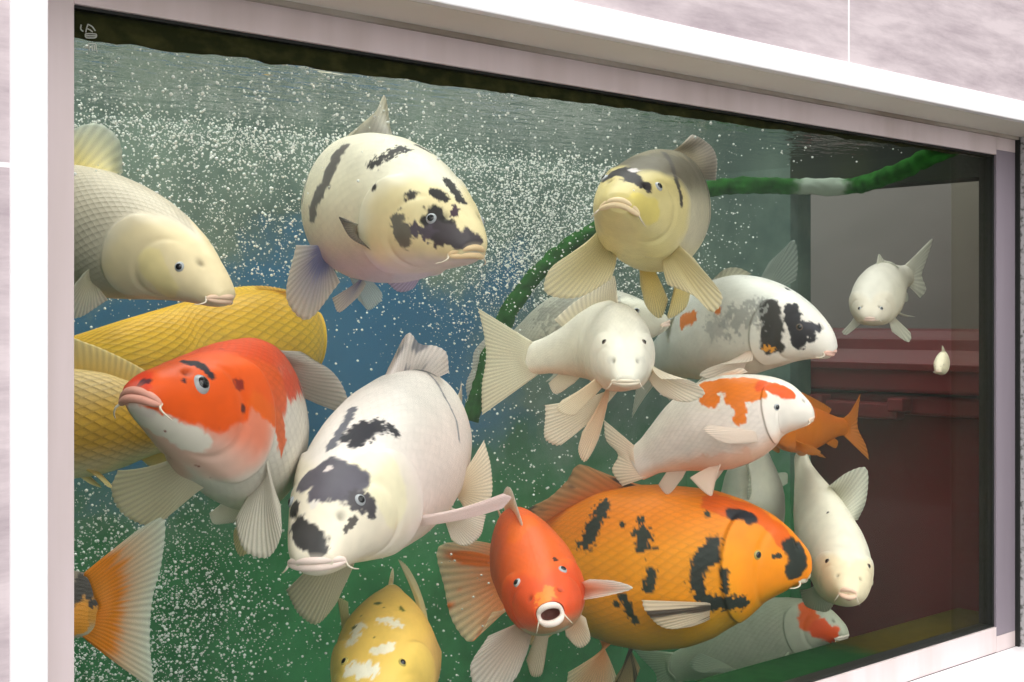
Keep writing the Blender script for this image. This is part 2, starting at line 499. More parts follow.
        if speck:
            sn_ = vnoise(fl * speck[1], seed + 3).reshape(ct.shape)
            m = smooth(speck[2], speck[2] + .05, sn_)[..., None]; col = col * (1 - m) + hexc(speck[0]) * m
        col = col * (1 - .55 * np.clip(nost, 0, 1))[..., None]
        hm2 = smooth(.15, .7, hollow)[..., None]; col = col * (1 - hm2) + hexc('#7a4038') * hm2
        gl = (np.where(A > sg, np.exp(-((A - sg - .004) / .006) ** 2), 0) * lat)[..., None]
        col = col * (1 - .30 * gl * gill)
        mot = fbm(fl * (22 / H) * .4, seed + 21, 3).reshape(ct.shape)[..., None]
        col = np.clip(col * (.90 + .10 * mot), 0, 1)
        scl = scales * smooth(.0, .03, A - sg) * (1 - .6 * smooth(.5, .9, -ct)) * (1 - .3 * smooth(.9, 1, A))
        colf = np.vstack([col.reshape(-1, 3), col[0].mean(0), col[-1].mean(0)])
        sclf = np.concatenate([scl.ravel(), [0, 0]])
        nu = rows * self.L / (2.55 * H) * .5
        uv = np.stack([A * nu * 1.0, TH / (2 * math.pi) * rows], -1).reshape(-1, 2)
        uv = np.vstack([uv, [0, 0], [nu, 0]])
        # thing: an empty under the belly
        mid = SPINE_N // 2
        base = sp[mid] - U[mid] * hl[mid]
        self.root = empty('koi_fish', base); tag(self.root, label, 'fish', 'koi behind the viewing window')
        ymin = VV[:, 1].min()
        if ymin < .012: WARN.append((label, 'ymin', round(float(ymin), 3)))
        if VV[:, 1].max() > BACK_Y or VV[:, 2].max() > WATER_Z or VV[:, 0].max() > END_X or VV[:, 2].min() < FLOOR_Z: WARN.append((label, 'max', VV.max(0).round(2).tolist()))
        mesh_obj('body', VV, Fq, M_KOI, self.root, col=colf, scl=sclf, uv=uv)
        self.s = s; self.hu, self.hl, self.wd = hu, hl, wd
        self.cs = cs
        self.fin_col, self.fin_tip, self.fin_a = fin_col, fin_tip or fin_col, fin_a
        # eyes
        if eye is not None:
            i, k = self.pick_idx(*eye)
        else:
            i = int(.135 * SPINE_N); k = int(eye_th / 360 * RING_M)
        for kk in (k, (-k) % RING_M): self.make_eye(i, kk, eye_r * H, iris)
        # mouth
        self.make_mouth(mouth, lip, lip_r)
        for sd in (1, -1): self.make_barbel(sd, barbel, barbel_len, mouth)
        # fins
        fins = fins or {}
        D = self.default_fins()
        for nm in ('tail_fin', 'dorsal_fin', 'pectoral_fin+', 'pectoral_fin-', 'pelvic_fin+', 'pelvic_fin-', 'anal_fin'):
            if nm in no: continue
            base_, tips = D[nm]; opt = {}
            if nm in fins:
                spec = fins[nm]
                if 'base' in spec: base_ = [self.surf(*b) for b in spec['base']]
                bz = proj(np.mean(base_, 0)[None])[2][0]
                if 'tips' in spec: tips = [P(t[0], t[1], bz + (t[2] if len(t) > 2 else 0)) for t in spec['tips']]
                opt = {k: v for k, v in spec.items() if k not in ('base', 'tips')}
            self.make_fin(nm.rstrip('+-'), base_, tips, **opt)

    def pick_idx(self, x, y):
        d = (self.px - x) ** 2 + (self.py - y) ** 2 + np.where(self.vis, 0, 1e7)
        # among close candidates prefer the one nearest the viewer
        m = d.min(); cand = d <= m + 6
        zz = np.where(cand, self.Z, 1e9)
        return np.unravel_index(np.argmin(zz), zz.shape)

    def pick(self, x, y):
        return self.V[self.pick_idx(x, y)]

    def surf(self, s, deg, inset=.88):
        i = min(int(s * (SPINE_N - 1)), SPINE_N - 1); k = int(round((deg % 360) / 360 * RING_M)) % RING_M
        return self.sp[i] + (self.V[i, k] - self.sp[i]) * inset

    def fr(self, s):
        i = min(int(s * (SPINE_N - 1)), SPINE_N - 1)
        return self.T[i], self.S[i], self.U[i]

    def default_fins(self):
        H = self.H; D = {}
        T, S, U = self.fr(1.0); c = self.sp[-1]
        D['tail_fin'] = ([self.surf(.955, 0, .97), self.surf(.985, 0, .4), self.surf(1, 0, .05), self.surf(.985, 180, .4), self.surf(.955, 180, .97)],
                         [c + T * .50 * H + U * .42 * H, c + T * .36 * H + U * .20 * H, c + T * .27 * H, c + T * .36 * H - U * .20 * H, c + T * .50 * H - U * .42 * H])
        b = [self.surf(x, 0, .95) for x in np.linspace(.40, .80, 6)]
        tips = []
        for x, h, q in ((.40, .02, .03), (.43, .27, .10), (.50, .23, .11), (.60, .17, .10), (.70, .14, .09), (.80, .10, .10)):
            t, s_, u = self.fr(x); tips.append(self.surf(x, 0, 1) + u * h * H + t * q * H)
        D['dorsal_fin'] = (b, tips)
        for sg, nm in ((1, '+'), (-1, '-')):
            t, s_, u = self.fr(.30)
            b = [self.surf(.285, sg * 118), self.surf(.30, sg * 132), self.surf(.31, sg * 145)]
            c = b[1]
            D['pectoral_fin' + nm] = (b, [c + sg * s_ * .34 * H + t * .14 * H - u * .04 * H, c + sg * s_ * .40 * H + t * .36 * H - u * .16 * H,
                                          c + sg * s_ * .28 * H + t * .44 * H - u * .24 * H, c + sg * s_ * .10 * H + t * .30 * H - u * .22 * H])
            t, s_, u = self.fr(.55)
            b = [self.surf(.53, sg * 148), self.surf(.57, sg * 158)]; c = b[0]
            D['pelvic_fin' + nm] = (b, [c + sg * s_ * .18 * H + t * .18 * H - u * .16 * H, c + sg * s_ * .16 * H + t * .32 * H - u * .24 * H, c + t * .28 * H - u * .20 * H])
        t, s_, u = self.fr(.82)
        D['anal_fin'] = ([self.surf(.76, 180, .95), self.surf(.86, 180, .95)],
                         [self.surf(.78, 180) - u * .10 * H + t * .05 * H, self.surf(.84, 180) - u * .22 * H + t * .16 * H, self.surf(.86, 180) - u * .10 * H + t * .16 * H])
        return D

    def make_fin(self, name, base, tips, c0=None, c1=None, a=None, rays=None, wave=1.0, blot=None, bulge=.05, mid=None):
        """a fan between a root line on the body and a tip line; ribbed by its rays, thinning to the edge.
        blot = (colour, threshold, along-ray stretch); mid = (colour, where along the ray it ends)"""
        c0 = hexc(c0 or self.fin_col); c1 = hexc(c1 or self.fin_tip); a = a or self.fin_a
        nv, nt = 120, 16
        B = catmull(base, nv) if len(base) > 1 else np.repeat(np.array(base), nv, 0)
        Tp = catmull(tips, nv)
        v = np.linspace(0, 1, nv); t = np.linspace(0, 1, nt)
        size = np.linalg.norm(Tp - B, axis=1).mean()
        nr = int((rays or 15) * 1.35)
        ph = v * nr * 2 * math.pi
        tipl = Tp + (Tp - B) * (.007 * np.cos(ph))[:, None]
        G = B[:, None, :] * (1 - t)[None, :, None] + tipl[:, None, :] * t[None, :, None]
        nrm = np.cross(np.gradient(G, axis=0), np.gradient(G, axis=1)); nl = np.linalg.norm(nrm, axis=2)[..., None]; nrm = nrm / (nl + 1e-9)
        n0 = nrm.mean((0, 1)); n0 /= np.linalg.norm(n0) + 1e-9
        tow = CAM - G.mean((0, 1))
        if n0 @ tow < 0: n0 = -n0
        # bowed along the rays, rippled at the margin
        G = G + n0 * (bulge * size * np.sin(math.pi * t)[None, :, None])
        rip = wave * size * (.022 * np.sin(v * 9.0)[:, None] * t[None, :] ** 2 + .0028 * np.cos(ph)[:, None] * np.minimum(1, 3 * t)[None, :])
        G = G + n0 * rip[..., None]
        thick = (.0016 + .0050 * (1 - t) ** 2)[None, :, None] * np.ones((nv, 1, 1)) * (self.H / .2)
        if name == 'tail_fin': thick = thick + (.105 * self.H * (1 - smooth(0, .30, t)))[None, :, None] * np.sin(math.pi * np.clip(v, .08, .92))[:, None, None]
        edge = np.minimum(1, np.minimum(v, 1 - v) * 30 + .15)[:, None, None]
        thick = thick * edge * (1 - .75 * smooth(.8, 1, t))[None, :, None]
        Va = (G + n0 * thick * .5).reshape(-1, 3); Vb = (G - n0 * thick * .5).reshape(-1, 3)
        n = nv * nt
        i = np.arange(nv - 1)[:, None] * nt; k = np.arange(nt - 1)[None, :]
        f1 = np.stack([i + k, i + k + 1, i + nt + k + 1, i + nt + k], -1).reshape(-1, 4)
        f2 = f1[:, ::-1] + n
        rim = list(range(0, nt)) + [j * nt + nt - 1 for j in range(1, nv)] + [(nv - 1) * nt + kk for kk in range(nt - 2, -1, -1)] + [j * nt for j in range(nv - 2, 0, -1)]
        f3 = [[rim[j], rim[j] + n, rim[(j + 1) % len(rim)] + n, rim[(j + 1) % len(rim)]] for j in range(len(rim))]
        ray = (.5 + .5 * np.cos(ph))[:, None]
        c = c0[None, None] * (1 - t)[None, :, None] + c1[None, None] * t[None, :, None]
        if mid is not None:
            e = mid[1] + .22 * fbm(np.stack([ph.repeat(nt) * .35, np.tile(t, nv) * 2, 0 * np.tile(t, nv)], 1), 5).reshape(nv, nt)
            mm = (1 - smooth(e - .12, e + .10, t[None, :]))[..., None]
            c = c * (1 - mm) + hexc(mid[0]) * mm
        if blot is not None:
            bz = fbm(np.stack([(v * 7).repeat(nt), np.tile(t, nv) * blot[2], 0 * np.tile(t, nv)], 1) + len(WARN) * 3.1 + self.L * 50, 11).reshape(nv, nt)
            mm = smooth(blot[1] - .05, blot[1] + .12, bz)[..., None]
            c = c * (1 - mm) + hexc(blot[0]) * mm
        c = c * 1.12 * (.88 + .12 * ray)[..., None]
        al = np.clip(a + .10 * (1 - t)[None, :] + .10 * ray - .16 * t[None, :] ** 2 * (1 - ray), 0, 1) * np.ones((nv, nt))
        c = np.concatenate([c, al[..., None]], -1).reshape(-1, 4); c = np.vstack([c, c])
        return mesh_obj(name, np.vstack([Va, Vb]), f1.tolist() + f2.tolist() + f3, M_FIN, self.root, col=c)

    def make_eye(self, i, k, r, iris):
        pos = self.V[i, k]; n = self.N[i, k]
        outw = pos - self.sp[i]; n = n if n @ outw > 0 else -n
        n = n * .8 + .25 * outw / np.linalg.norm(outw) - self.T[i] * .12; n /= np.linalg.norm(n)
        a = np.cross(n, [0.2, 0.1, 0.97]); a /= np.linalg.norm(a); b = np.cross(n, a)
        V = []; F = []; fm = []
        ns, nr = 28, 20
        c = pos - n * r * .54
        for q in range(nr + 1):
            t = math.pi * q / nr * .62
            # cornea a little flattened
            for w in range(ns):
                p = 2 * math.pi * w / ns
                V.append(c + r * (math.cos(t) * n + math.sin(t) * (math.cos(p) * a + math.sin(p) * b)))
        for q in range(nr):
            tm = math.pi * (q + .5) / nr * .62
            mi = 0 if tm < .56 else (1 if tm < .62 else 2 if tm < 1.15 else 3)
            for w in range(ns):
                F.append([q * ns + w, (q + 1) * ns + w, (q + 1) * ns + (w + 1) % ns, q * ns + (w + 1) % ns]); fm.append(mi)
        IR = {'gold': M_IRISGOLD, 'dark': M_RED_EYE}.get(iris, M_IRIS)
        o = mesh_obj('eye', V, F, [M_PUPIL, M_IRISGOLD, IR, M_RED_EYE if iris != 'silver' else M_IRIS], self.root, fmat=fm)
        return o

    def make_mouth(self, mo, lip, lip_r):
        a, b, droop = [q * self.H for q in mo[:3]]
        fwd = (mo[3] if len(mo) > 3 else .006) * self.H
        T, S, U = self.T[3], self.S[3], self.U[3]
        c = self.sp[0] - T * fwd - U * .012 * self.H
        n = 56; r = lip_r * self.H
        tt = np.arange(n) / n * 2 * math.pi
        ex = np.cos(tt); ez = np.sin(tt)
        pts = c + S * (a * ex)[:, None] + U * (b * np.sign(ez) * np.abs(ez) ** .8 - droop * ex ** 2)[:, None] + T * (.45 * a * ex ** 2 + .18 * b * (ez < 0) * np.abs(ez))[:, None]
        rad = r * (1.0 - .35 * np.abs(ex) ** 4) * np.where(ez < 0, 1.12, 1.0)
        V, F = tube_mesh(pts, rad, 12, True)
        cl = hexc(lip) * np.ones((len(V), 3))
        nv = len(V); fm = [0] * len(F)
        # inside of the mouth: a hollow running back from the lips
        rings = 5; VI = [pts.copy() + 0 * T]
        for q in range(1, rings):
            f = q / (rings - 1)
            VI.append((c + T * (.62 * a * 0 + f * .10 * self.H)) * f * .55 + pts * (1 - f * .55) + T * f * .05 * self.H)
        VI = np.vstack(VI)
        FI = []
        for q in range(rings - 1):
            for k in range(n):
                l = (k + 1) % n
                FI.append([nv + q * n + k, nv + q * n + l, nv + (q + 1) * n + l, nv + (q + 1) * n + k])
        FI.append([nv + (rings - 1) * n + k for k in range(n)])
        # back of the lips joins the snout
        col = np.vstack([cl, np.ones((len(VI), 3)) * hexc('#8a4a42')])
        mesh_obj('mouth', np.vstack([V, VI]), F + FI, [M_KOI, M_THROAT], self.root, fmat=fm + [1] * len(FI), col=col, scl=np.zeros(len(col)), uv=np.zeros((len(col), 2)))
        # muzzle skin behind the lips
        self.mouth_corner = [c + S * sg * a * 1.0 - U * droop + T * .45 * a for sg in (1, -1)]

    def make_barbel(self, sd, color, ln, mo):
        H = self.H; T, S, U = self.T[3], self.S[3], self.U[3]
        p = self.mouth_corner[0 if sd > 0 else 1]
        pts = [p + T * .02 * H, p + S * sd * .02 * H - U * .35 * ln * H - T * .01 * H, p + S * sd * .045 * H - U * .75 * ln * H + T * .01 * H, p + S * sd * .06 * H - U * ln * H + T * .04 * H]
        c = catmull(pts, 14); V, F = tube_mesh(c, np.linspace(.0075, .0025, 14) * H, 8)
        col = np.ones((len(V), 3)) * hexc(color)
        mesh_obj('barbel', V, F, M_KOI, self.root, col=col, scl=np.zeros(len(V)), uv=np.zeros((len(V), 2)))


#@@STRUCTURE
# ------------------------------------------------------------------ the wall and its window
def structure(o): o['kind'] = 'structure'; return o


# tiled wall around the opening; its face stands 11.5 cm before the glass
OX0, OX1, OZ0, OZ1 = -0.082, 1.915, 0.815, 1.803       # opening in the wall
FY = -0.115
w = MB()
w.box((-4, FY, 0), (OX0 - .034, .02, 4.2)); w.box((OX1 + .034, FY, 0), (6, -.02, 4.2))
w.box((OX0 - .034, FY, OZ1 + .036), (OX1 + .034, .02, 4.2)); w.box((OX0 - .034, FY, 0), (OX1 + .034, .02, OZ0 - .034))
structure(w.build('wall_front', M_TILE))
# white edging strip round the opening
t = MB()
t.box((OX0 - .034, FY - .004, OZ0 - .034), (OX0, -.004, OZ1 + .036), bev=.002)
t.box((OX1, FY - .004, OZ0 - .034), (OX1 + .034, -.004, OZ1 + .036), 2)
t.box((OX0, FY - .004, OZ1), (OX1, FY + .012, OZ1 + .036), bev=.002)
t.box((OX0, FY + .012, OZ1), (OX1, -.004, OZ1 + .036), 1)
t.box((OX0, FY - .004, OZ0 - .034), (OX1, -.004, OZ0), bev=.002)
structure(t.build('trim_1', [M_WHITE, M_CREAM, M_MORTAR]))
# sealant line where the reveal meets the frame
s_ = MB(); s_.box((OX0, -.012, OZ1 - .006), (OX1, -.003, OZ1)); s_.box((OX1 - .006, -.012, OZ0), (OX1, -.003, OZ1), 1)
structure(s_.build('trim_2', [M_SEAL, M_GASKET]))
# window: brushed frame, black gasket, glass
win = structure(empty('window_1', (0.92, 0, SILL_Z)))
GX0, GX1 = -0.005, 1.837
f = MB()
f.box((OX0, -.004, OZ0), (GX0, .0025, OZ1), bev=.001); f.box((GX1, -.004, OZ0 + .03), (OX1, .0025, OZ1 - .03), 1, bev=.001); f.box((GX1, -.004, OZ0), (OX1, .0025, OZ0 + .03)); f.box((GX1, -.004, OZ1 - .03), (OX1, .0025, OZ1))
f.box((GX0, -.004, HEAD_Z), (GX1, .0025, OZ1), bev=.001); f.box((GX0, -.004, OZ0), (GX1, .0025, SILL_Z), bev=.001)
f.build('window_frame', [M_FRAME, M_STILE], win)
g = MB()
for a, b in (((GX0, .001, SILL_Z), (GX0 + .0015, .012, HEAD_Z)), ((GX1 - .006, .001, SILL_Z), (GX1, .012, HEAD_Z)),
             ((GX0, .001, HEAD_Z - .003), (GX1, .012, HEAD_Z)), ((GX0, .001, SILL_Z), (GX1, .012, SILL_Z + .003))):
    g.box((a[0], a[1], a[2]), (b[0], .0292, b[2]))
g.build('gasket', M_GASKET, win)
M_GLASS, _ = mat_clear('window_glass', 1.12, (.985, .995, .985))
pane = MB().box((GX0 - .01, .003, SILL_Z - .01), (GX1 + .01, .010, HEAD_Z + .01)).build('glass_pane', M_GLASS, win)

# inner edge strip of tinted acrylic down the right side of the pane
M_TINT, _ = mat_clear('tinted_acrylic', 1.05, (.90, .90, .84))
st = MB().box((1.706, .0115, SILL_Z), (GX1, .016, HEAD_Z - .006)).build('joint_strip', M_TINT, win)
st['label'] = 'tinted joint strip down the right side of the pane'

# scum line: a dark olive film of algae inside the top of the pane, deeper on the left
M_SCUM = principled('algae_film', (.018, .020, .006), .85, .1, noise=((40, 40, 60), (.045, .045, .014), .45, .75))
nb = 240; bx = np.linspace(GX0, GX1, nb)
bh = np.interp(bx, [0, .35, .9, 1.3, 1.84], [.030, .024, .016, .010, .005]) + .0035 * fbm(np.stack([bx * 30, 0 * bx, 0 * bx], 1), 3, 4)
bv = []
for yy in (.0118, .0150):
    bv += [(x_, yy, HEAD_Z + .01) for x_ in bx] + [(x_, yy, HEAD_Z - max(h_, .001)) for x_, h_ in zip(bx, bh)]
bf = []
for k in range(nb - 1):
    bf += [[k, k + nb, k + 1 + nb, k + 1], [2 * nb + k, 2 * nb + k + 1, 3 * nb + k + 1, 3 * nb + k], [k + nb, 3 * nb + k, 3 * nb + k + 1, k + 1 + nb]]
mesh_obj('algae_film', bv, bf, M_SCUM, win, smooth_=False)['label'] = 'dark olive algae film along the top of the pane'

# stamp etched into the top left corner of the glass
M_ETCH = principled('etched_glass', (.42, .44, .40), .8, .1)
def glass_pt(px, py):
    u = (px - 512) / F_PX; d = FW + R_ * u; k = (0.0025 - CAM[1]) / d[1]
    return CAM + d * k + np.array([0, 0, (HORIZON - py) / F_PX * k])
def crop_pt(a, b): return glass_pt(70 + a / 13.64, 10 + b / 13.64)
EV = []; EF = []
for stroke in ([(245, 195), (228, 245), (215, 305)], [(245, 195), (300, 225), (345, 285)], [(240, 255), (275, 272), (308, 300)],
               [(212, 325), (285, 322), (355, 328)], [(355, 328), (362, 350), (350, 375), (285, 380), (220, 375), (208, 350), (212, 325)], [(215, 352), (350, 352)],
               [(152, 200), (148, 262), (180, 292)], [(250, 458), (256, 500), (264, 552)], [(250, 458), (300, 456), (352, 466)], [(352, 466), (358, 520), (370, 580)],
               [(300, 480), (304, 560)], [(330, 480), (335, 555)]):
    V, F = tube_mesh(catmull([crop_pt(*q) for q in stroke], 14), .0007, 6); n0 = len(EV)
    EV += V.tolist(); EF += [[n0 + i for i in ff] for ff in F]
et = mesh_obj('etched_mark', EV, EF, M_ETCH, win); et['label'] = 'small frosted stamp in the corner of the glass'

# ------------------------------------------------------------------ tank shell
def mat_back():
    m, nt, N, L = new_mat('tank_liner')
    b = N.new('ShaderNodeBsdfPrincipled'); o = N.new('ShaderNodeOutputMaterial'); L.new(b.outputs[0], o.inputs[0])
    b.inputs['Roughness'].default_value = .75; b.inputs['Specular IOR Level'].default_value = .15
    tc = N.new('ShaderNodeTexCoord'); sep = N.new('ShaderNodeSeparateXYZ'); L.new(tc.outputs['Object'], sep.inputs[0])
    n1 = N.new('ShaderNodeTexNoise'); n1.inputs['Scale'].default_value = 5; n1.inputs['Detail'].default_value = 8; n1.inputs['Roughness'].default_value = .6
    L.new(tc.outputs['Object'], n1.inputs['Vector'])
    # algae grows up from below in an uneven edge
    h = math_node(nt, 'ADD', sep.outputs['Z'], math_node(nt, 'MULTIPLY', math_node(nt, 'SUBTRACT', n1.outputs['Fac'], .5), .55))
    mr = N.new('ShaderNodeMapRange'); mr.inputs[1].default_value = 1.22; mr.inputs[2].default_value = 1.00; L.new(h, mr.inputs[0])
    top = N.new('ShaderNodeValToRGB'); top.color_ramp.elements[0].color = (.09, .145, .13, 1); top.color_ramp.elements[1].color = (.21, .29, .24, 1)
    top.color_ramp.elements[0].position = .38; top.color_ramp.elements[1].position = .65
    L.new(n1.outputs['Fac'], top.inputs[0])
    alg = N.new('ShaderNodeValToRGB'); alg.color_ramp.elements[0].color = (.02, .17, .05, 1); alg.color_ramp.elements[1].color = (.07, .38, .14, 1)
    alg.color_ramp.elements[0].position = .35; alg.color_ramp.elements[1].position = .68
    L.new(n1.outputs['Fac'], alg.inputs[0])
    mx = N.new('ShaderNodeMixRGB'); L.new(mr.outputs[0], mx.inputs[0]); L.new(top.outputs[0], mx.inputs[1]); L.new(alg.outputs[0], mx.inputs[2])
    # bare blue liner shows where the algae has been brushed off
    def band(out, lo, hi, soft):
        a = N.new('ShaderNodeMapRange'); a.inputs[1].default_value = lo - soft; a.inputs[2].default_value = lo + soft; L.new(out, a.inputs[0])
        c = N.new('ShaderNodeMapRange'); c.inputs[1].default_value = hi + soft; c.inputs[2].default_value = hi - soft; L.new(out, c.inputs[0])
        return math_node(nt, 'MULTIPLY', a.outputs[0], c.outputs[0])
    wob = math_node(nt, 'MULTIPLY', math_node(nt, 'SUBTRACT', n1.outputs['Fac'], .5), .5)
    bl = math_node(nt, 'MULTIPLY', band(math_node(nt, 'ADD', sep.outputs['X'], wob), (.30), 1.38, .10), band(math_node(nt, 'ADD', sep.outputs['Z'], wob), 1.17, 1.55, .05))
    bl = math_node(nt, 'MULTIPLY', bl, .9)
    mb = N.new('ShaderNodeMixRGB'); L.new(bl, mb.inputs[0]); L.new(mx.outputs[0], mb.inputs[1]); mb.inputs[2].default_value = (.02, .15, .33, 1); mx = mb
    # dry black liner above the water line
    dry = math_node(nt, 'GREATER_THAN', sep.outputs['Z'], WATER_Z + .012)
    m2 = N.new('ShaderNodeMixRGB'); L.new(dry, m2.inputs[0]); L.new(mx.outputs[0], m2.inputs[1]); m2.inputs[2].default_value = (.02, .022, .009, 1)
    L.new(m2.outputs[0], b.inputs['Base Color'])
    return m


M_BACK = mat_back()
M_DARK = principled('black_liner', (.012, .014, .009), .8, .1, noise=((6, 6, 6), (.03, .035, .012), .45, .7))
PY0, PY1, PZ0 = .03, .59, .45             # clear end pane
structure(MB().box((LEFT_X - .1, BACK_Y, 0), (END_X + .08, BACK_Y + .1, 2.25)).build('wall_back', M_BACK))
structure(MB().box((LEFT_X - .1, .03, 0), (LEFT_X, BACK_Y, 2.25)).build('wall_left', M_BACK))
e = MB(); e.box((END_X, PY1, 0), (END_X + .08, BACK_Y, 2.25)); e.box((END_X, .03, 0), (END_X + .08, PY1, PZ0)); e.box((END_X, .03, PANE_TOP), (END_X + .08, PY1, 2.25), 1)
structure(e.build('wall_right', [M_BACK, M_DARK]))
M_GLASS2, _ = mat_clear('end_glass', 1.12, (.93, .95, .92))
structure(MB().box((END_X + .03, .03, PZ0), (END_X + .042, PY1, PANE_TOP)).build('window_2', M_GLASS2))
structure(MB().box((LEFT_X, .03, FLOOR_Z - .1), (END_X, BACK_Y, FLOOR_Z)).build('floor', M_BACK))
# wall behind the glass plane, below and above the window, and the algae ledge
structure(MB().box((LEFT_X, .03, OZ1 - .02), (END_X, .06, 2.25)).build('trim_3', M_DARK))
structure(MB().box((LEFT_X, .03, OZ0 - .06), (GX0 - .01, .045, OZ1 - .02)).build('trim_4', M_DARK))


def mat_ledge():
    m, nt, N, L = new_mat('algae_ledge')
    b = N.new('ShaderNodeBsdfPrincipled'); o = N.new('ShaderNodeOutputMaterial'); L.new(b.outputs[0], o.inputs[0])
    b.inputs['Roughness'].default_value = .9; b.inputs['Specular IOR Level'].default_value = .05
    tc = N.new('ShaderNodeTexCoord'); sep = N.new('ShaderNodeSeparateXYZ'); L.new(tc.outputs['Object'], sep.inputs[0])
    n1 = N.new('ShaderNodeTexNoise'); n1.inputs['Scale'].default_value = 40; n1.inputs['Detail'].default_value = 6; L.new(tc.outputs['Object'], n1.inputs['Vector'])
    x = math_node(nt, 'ADD', sep.outputs['X'], math_node(nt, 'MULTIPLY', math_node(nt, 'SUBTRACT', n1.outputs['Fac'], .5), .12))
    mr = N.new('ShaderNodeMapRange'); mr.inputs[1].default_value = 1.50; mr.inputs[2].default_value = 1.56; L.new(x, mr.inputs[0])
    g = N.new('ShaderNodeValToRGB'); g.color_ramp.elements[0].color = (.006, .034, .010, 1); g.color_ramp.elements[1].color = (.02, .085, .026, 1); L.new(n1.outputs['Fac'], g.inputs[0])
    q = N.new('ShaderNodeValToRGB'); q.color_ramp.elements[0].color = (.035, .025, .004, 1); q.color_ramp.elements[1].color = (.08, .06, .01, 1); L.new(n1.outputs['Fac'], q.inputs[0])
    mx = N.new('ShaderNodeMixRGB'); L.new(mr.outputs[0], mx.inputs[0]); L.new(g.outputs[0], mx.inputs[1]); L.new(q.outputs[0], mx.inputs[2]); L.new(mx.outputs[0], b.inputs['Base Color'])
    bn = N.new('ShaderNodeBump'); bn.inputs['Strength'].default_value = .5; L.new(n1.outputs['Fac'], bn.inputs['Height']); L.new(bn.outputs[0], b.inputs['Normal'])
    return m


structure(MB().box((LEFT_X, .03, FLOOR_Z), (END_X, .17, SILL_Z - .012), bev=.006).build('trim_5', mat_ledge()))
# ------------------------------------------------------------------ outside: ground, grey board, maroon bin
structure(MB().box((-9, -9, -.1), (9, 5, 0)).build('ground', principled('dark_paving', (.16, .157, .153), .9, .05, noise=((2, 2, 2), (.12, .12, .118), .4, .7))))
M_BOARD = principled('grey_board', (.30, .28, .27), .8, .1, noise=((2, 2, 5), (.25, .235, .225), .4, .7))
gb = MB().box((2.78, -.3, .4), (2.82, 2.2, 2.3), bev=.004).build('grey_board', M_BOARD)
tag(gb, 'plain grey board standing behind the dark red bin', 'board')
structure(MB().box((2.09, .02, 0), (6, 3, .4)).build('step', principled('concrete_step', (.3, .3, .29), .85, .1)))
M_MAROON = principled('maroon_plastic', (.20, .026, .034), .42, .3, noise=((4, 4, 4), (.16, .020, .027), .4, .7))
bn_ = empty('plastic_bin', (2.40, .55, .4)); tag(bn_, 'large dark red plastic bin with ribbed lid outside the end pane', 'bin')
b = MB(); b.prism([(2.20, .40), (2.64, .40), (2.70, 1.275), (2.14, 1.275)], 1, -.05, 1.15, bev=.012)
b.prism([(2.11, 1.235), (2.72, 1.235), (2.72, 1.28), (2.11, 1.28)], 1, -.08, 1.18, bev=.008)
b.build('body', M_MAROON, bn_)
l = MB(); l.prism([(2.09, 1.285), (2.73, 1.285), (2.73, 1.345), (2.60, 1.425), (2.20, 1.425), (2.09, 1.345)], 1, -.10, 1.20, bev=.008)
l.prism([(2.082, 1.335), (2.12, 1.335), (2.12, 1.352), (2.082, 1.352)], 1, -.10, 1.20, bev=.003)
l.prism([(2.135, 1.372), (2.16, 1.372), (2.175, 1.405), (2.15, 1.405)], 1, -.08, 1.18, bev=.003)
l.build('lid', M_MAROON, bn_)
h = MB(); h.prism([(2.075, 1.225), (2.115, 1.225), (2.115, 1.262), (2.075, 1.262)], 1, .36, .56, bev=.006)
h.prism([(2.060, 1.245), (2.10, 1.245), (2.10, 1.275), (2.060, 1.275)], 1, .335, .375, bev=.004); h.prism([(2.060, 1.245), (2.10, 1.245), (2.10, 1.275), (2.060, 1.275)], 1, .545, .585, bev=.004)
h.build('handle', M_MAROON, bn_)

#@@FISH
WHT = '#efeadb'
exec_fish = []


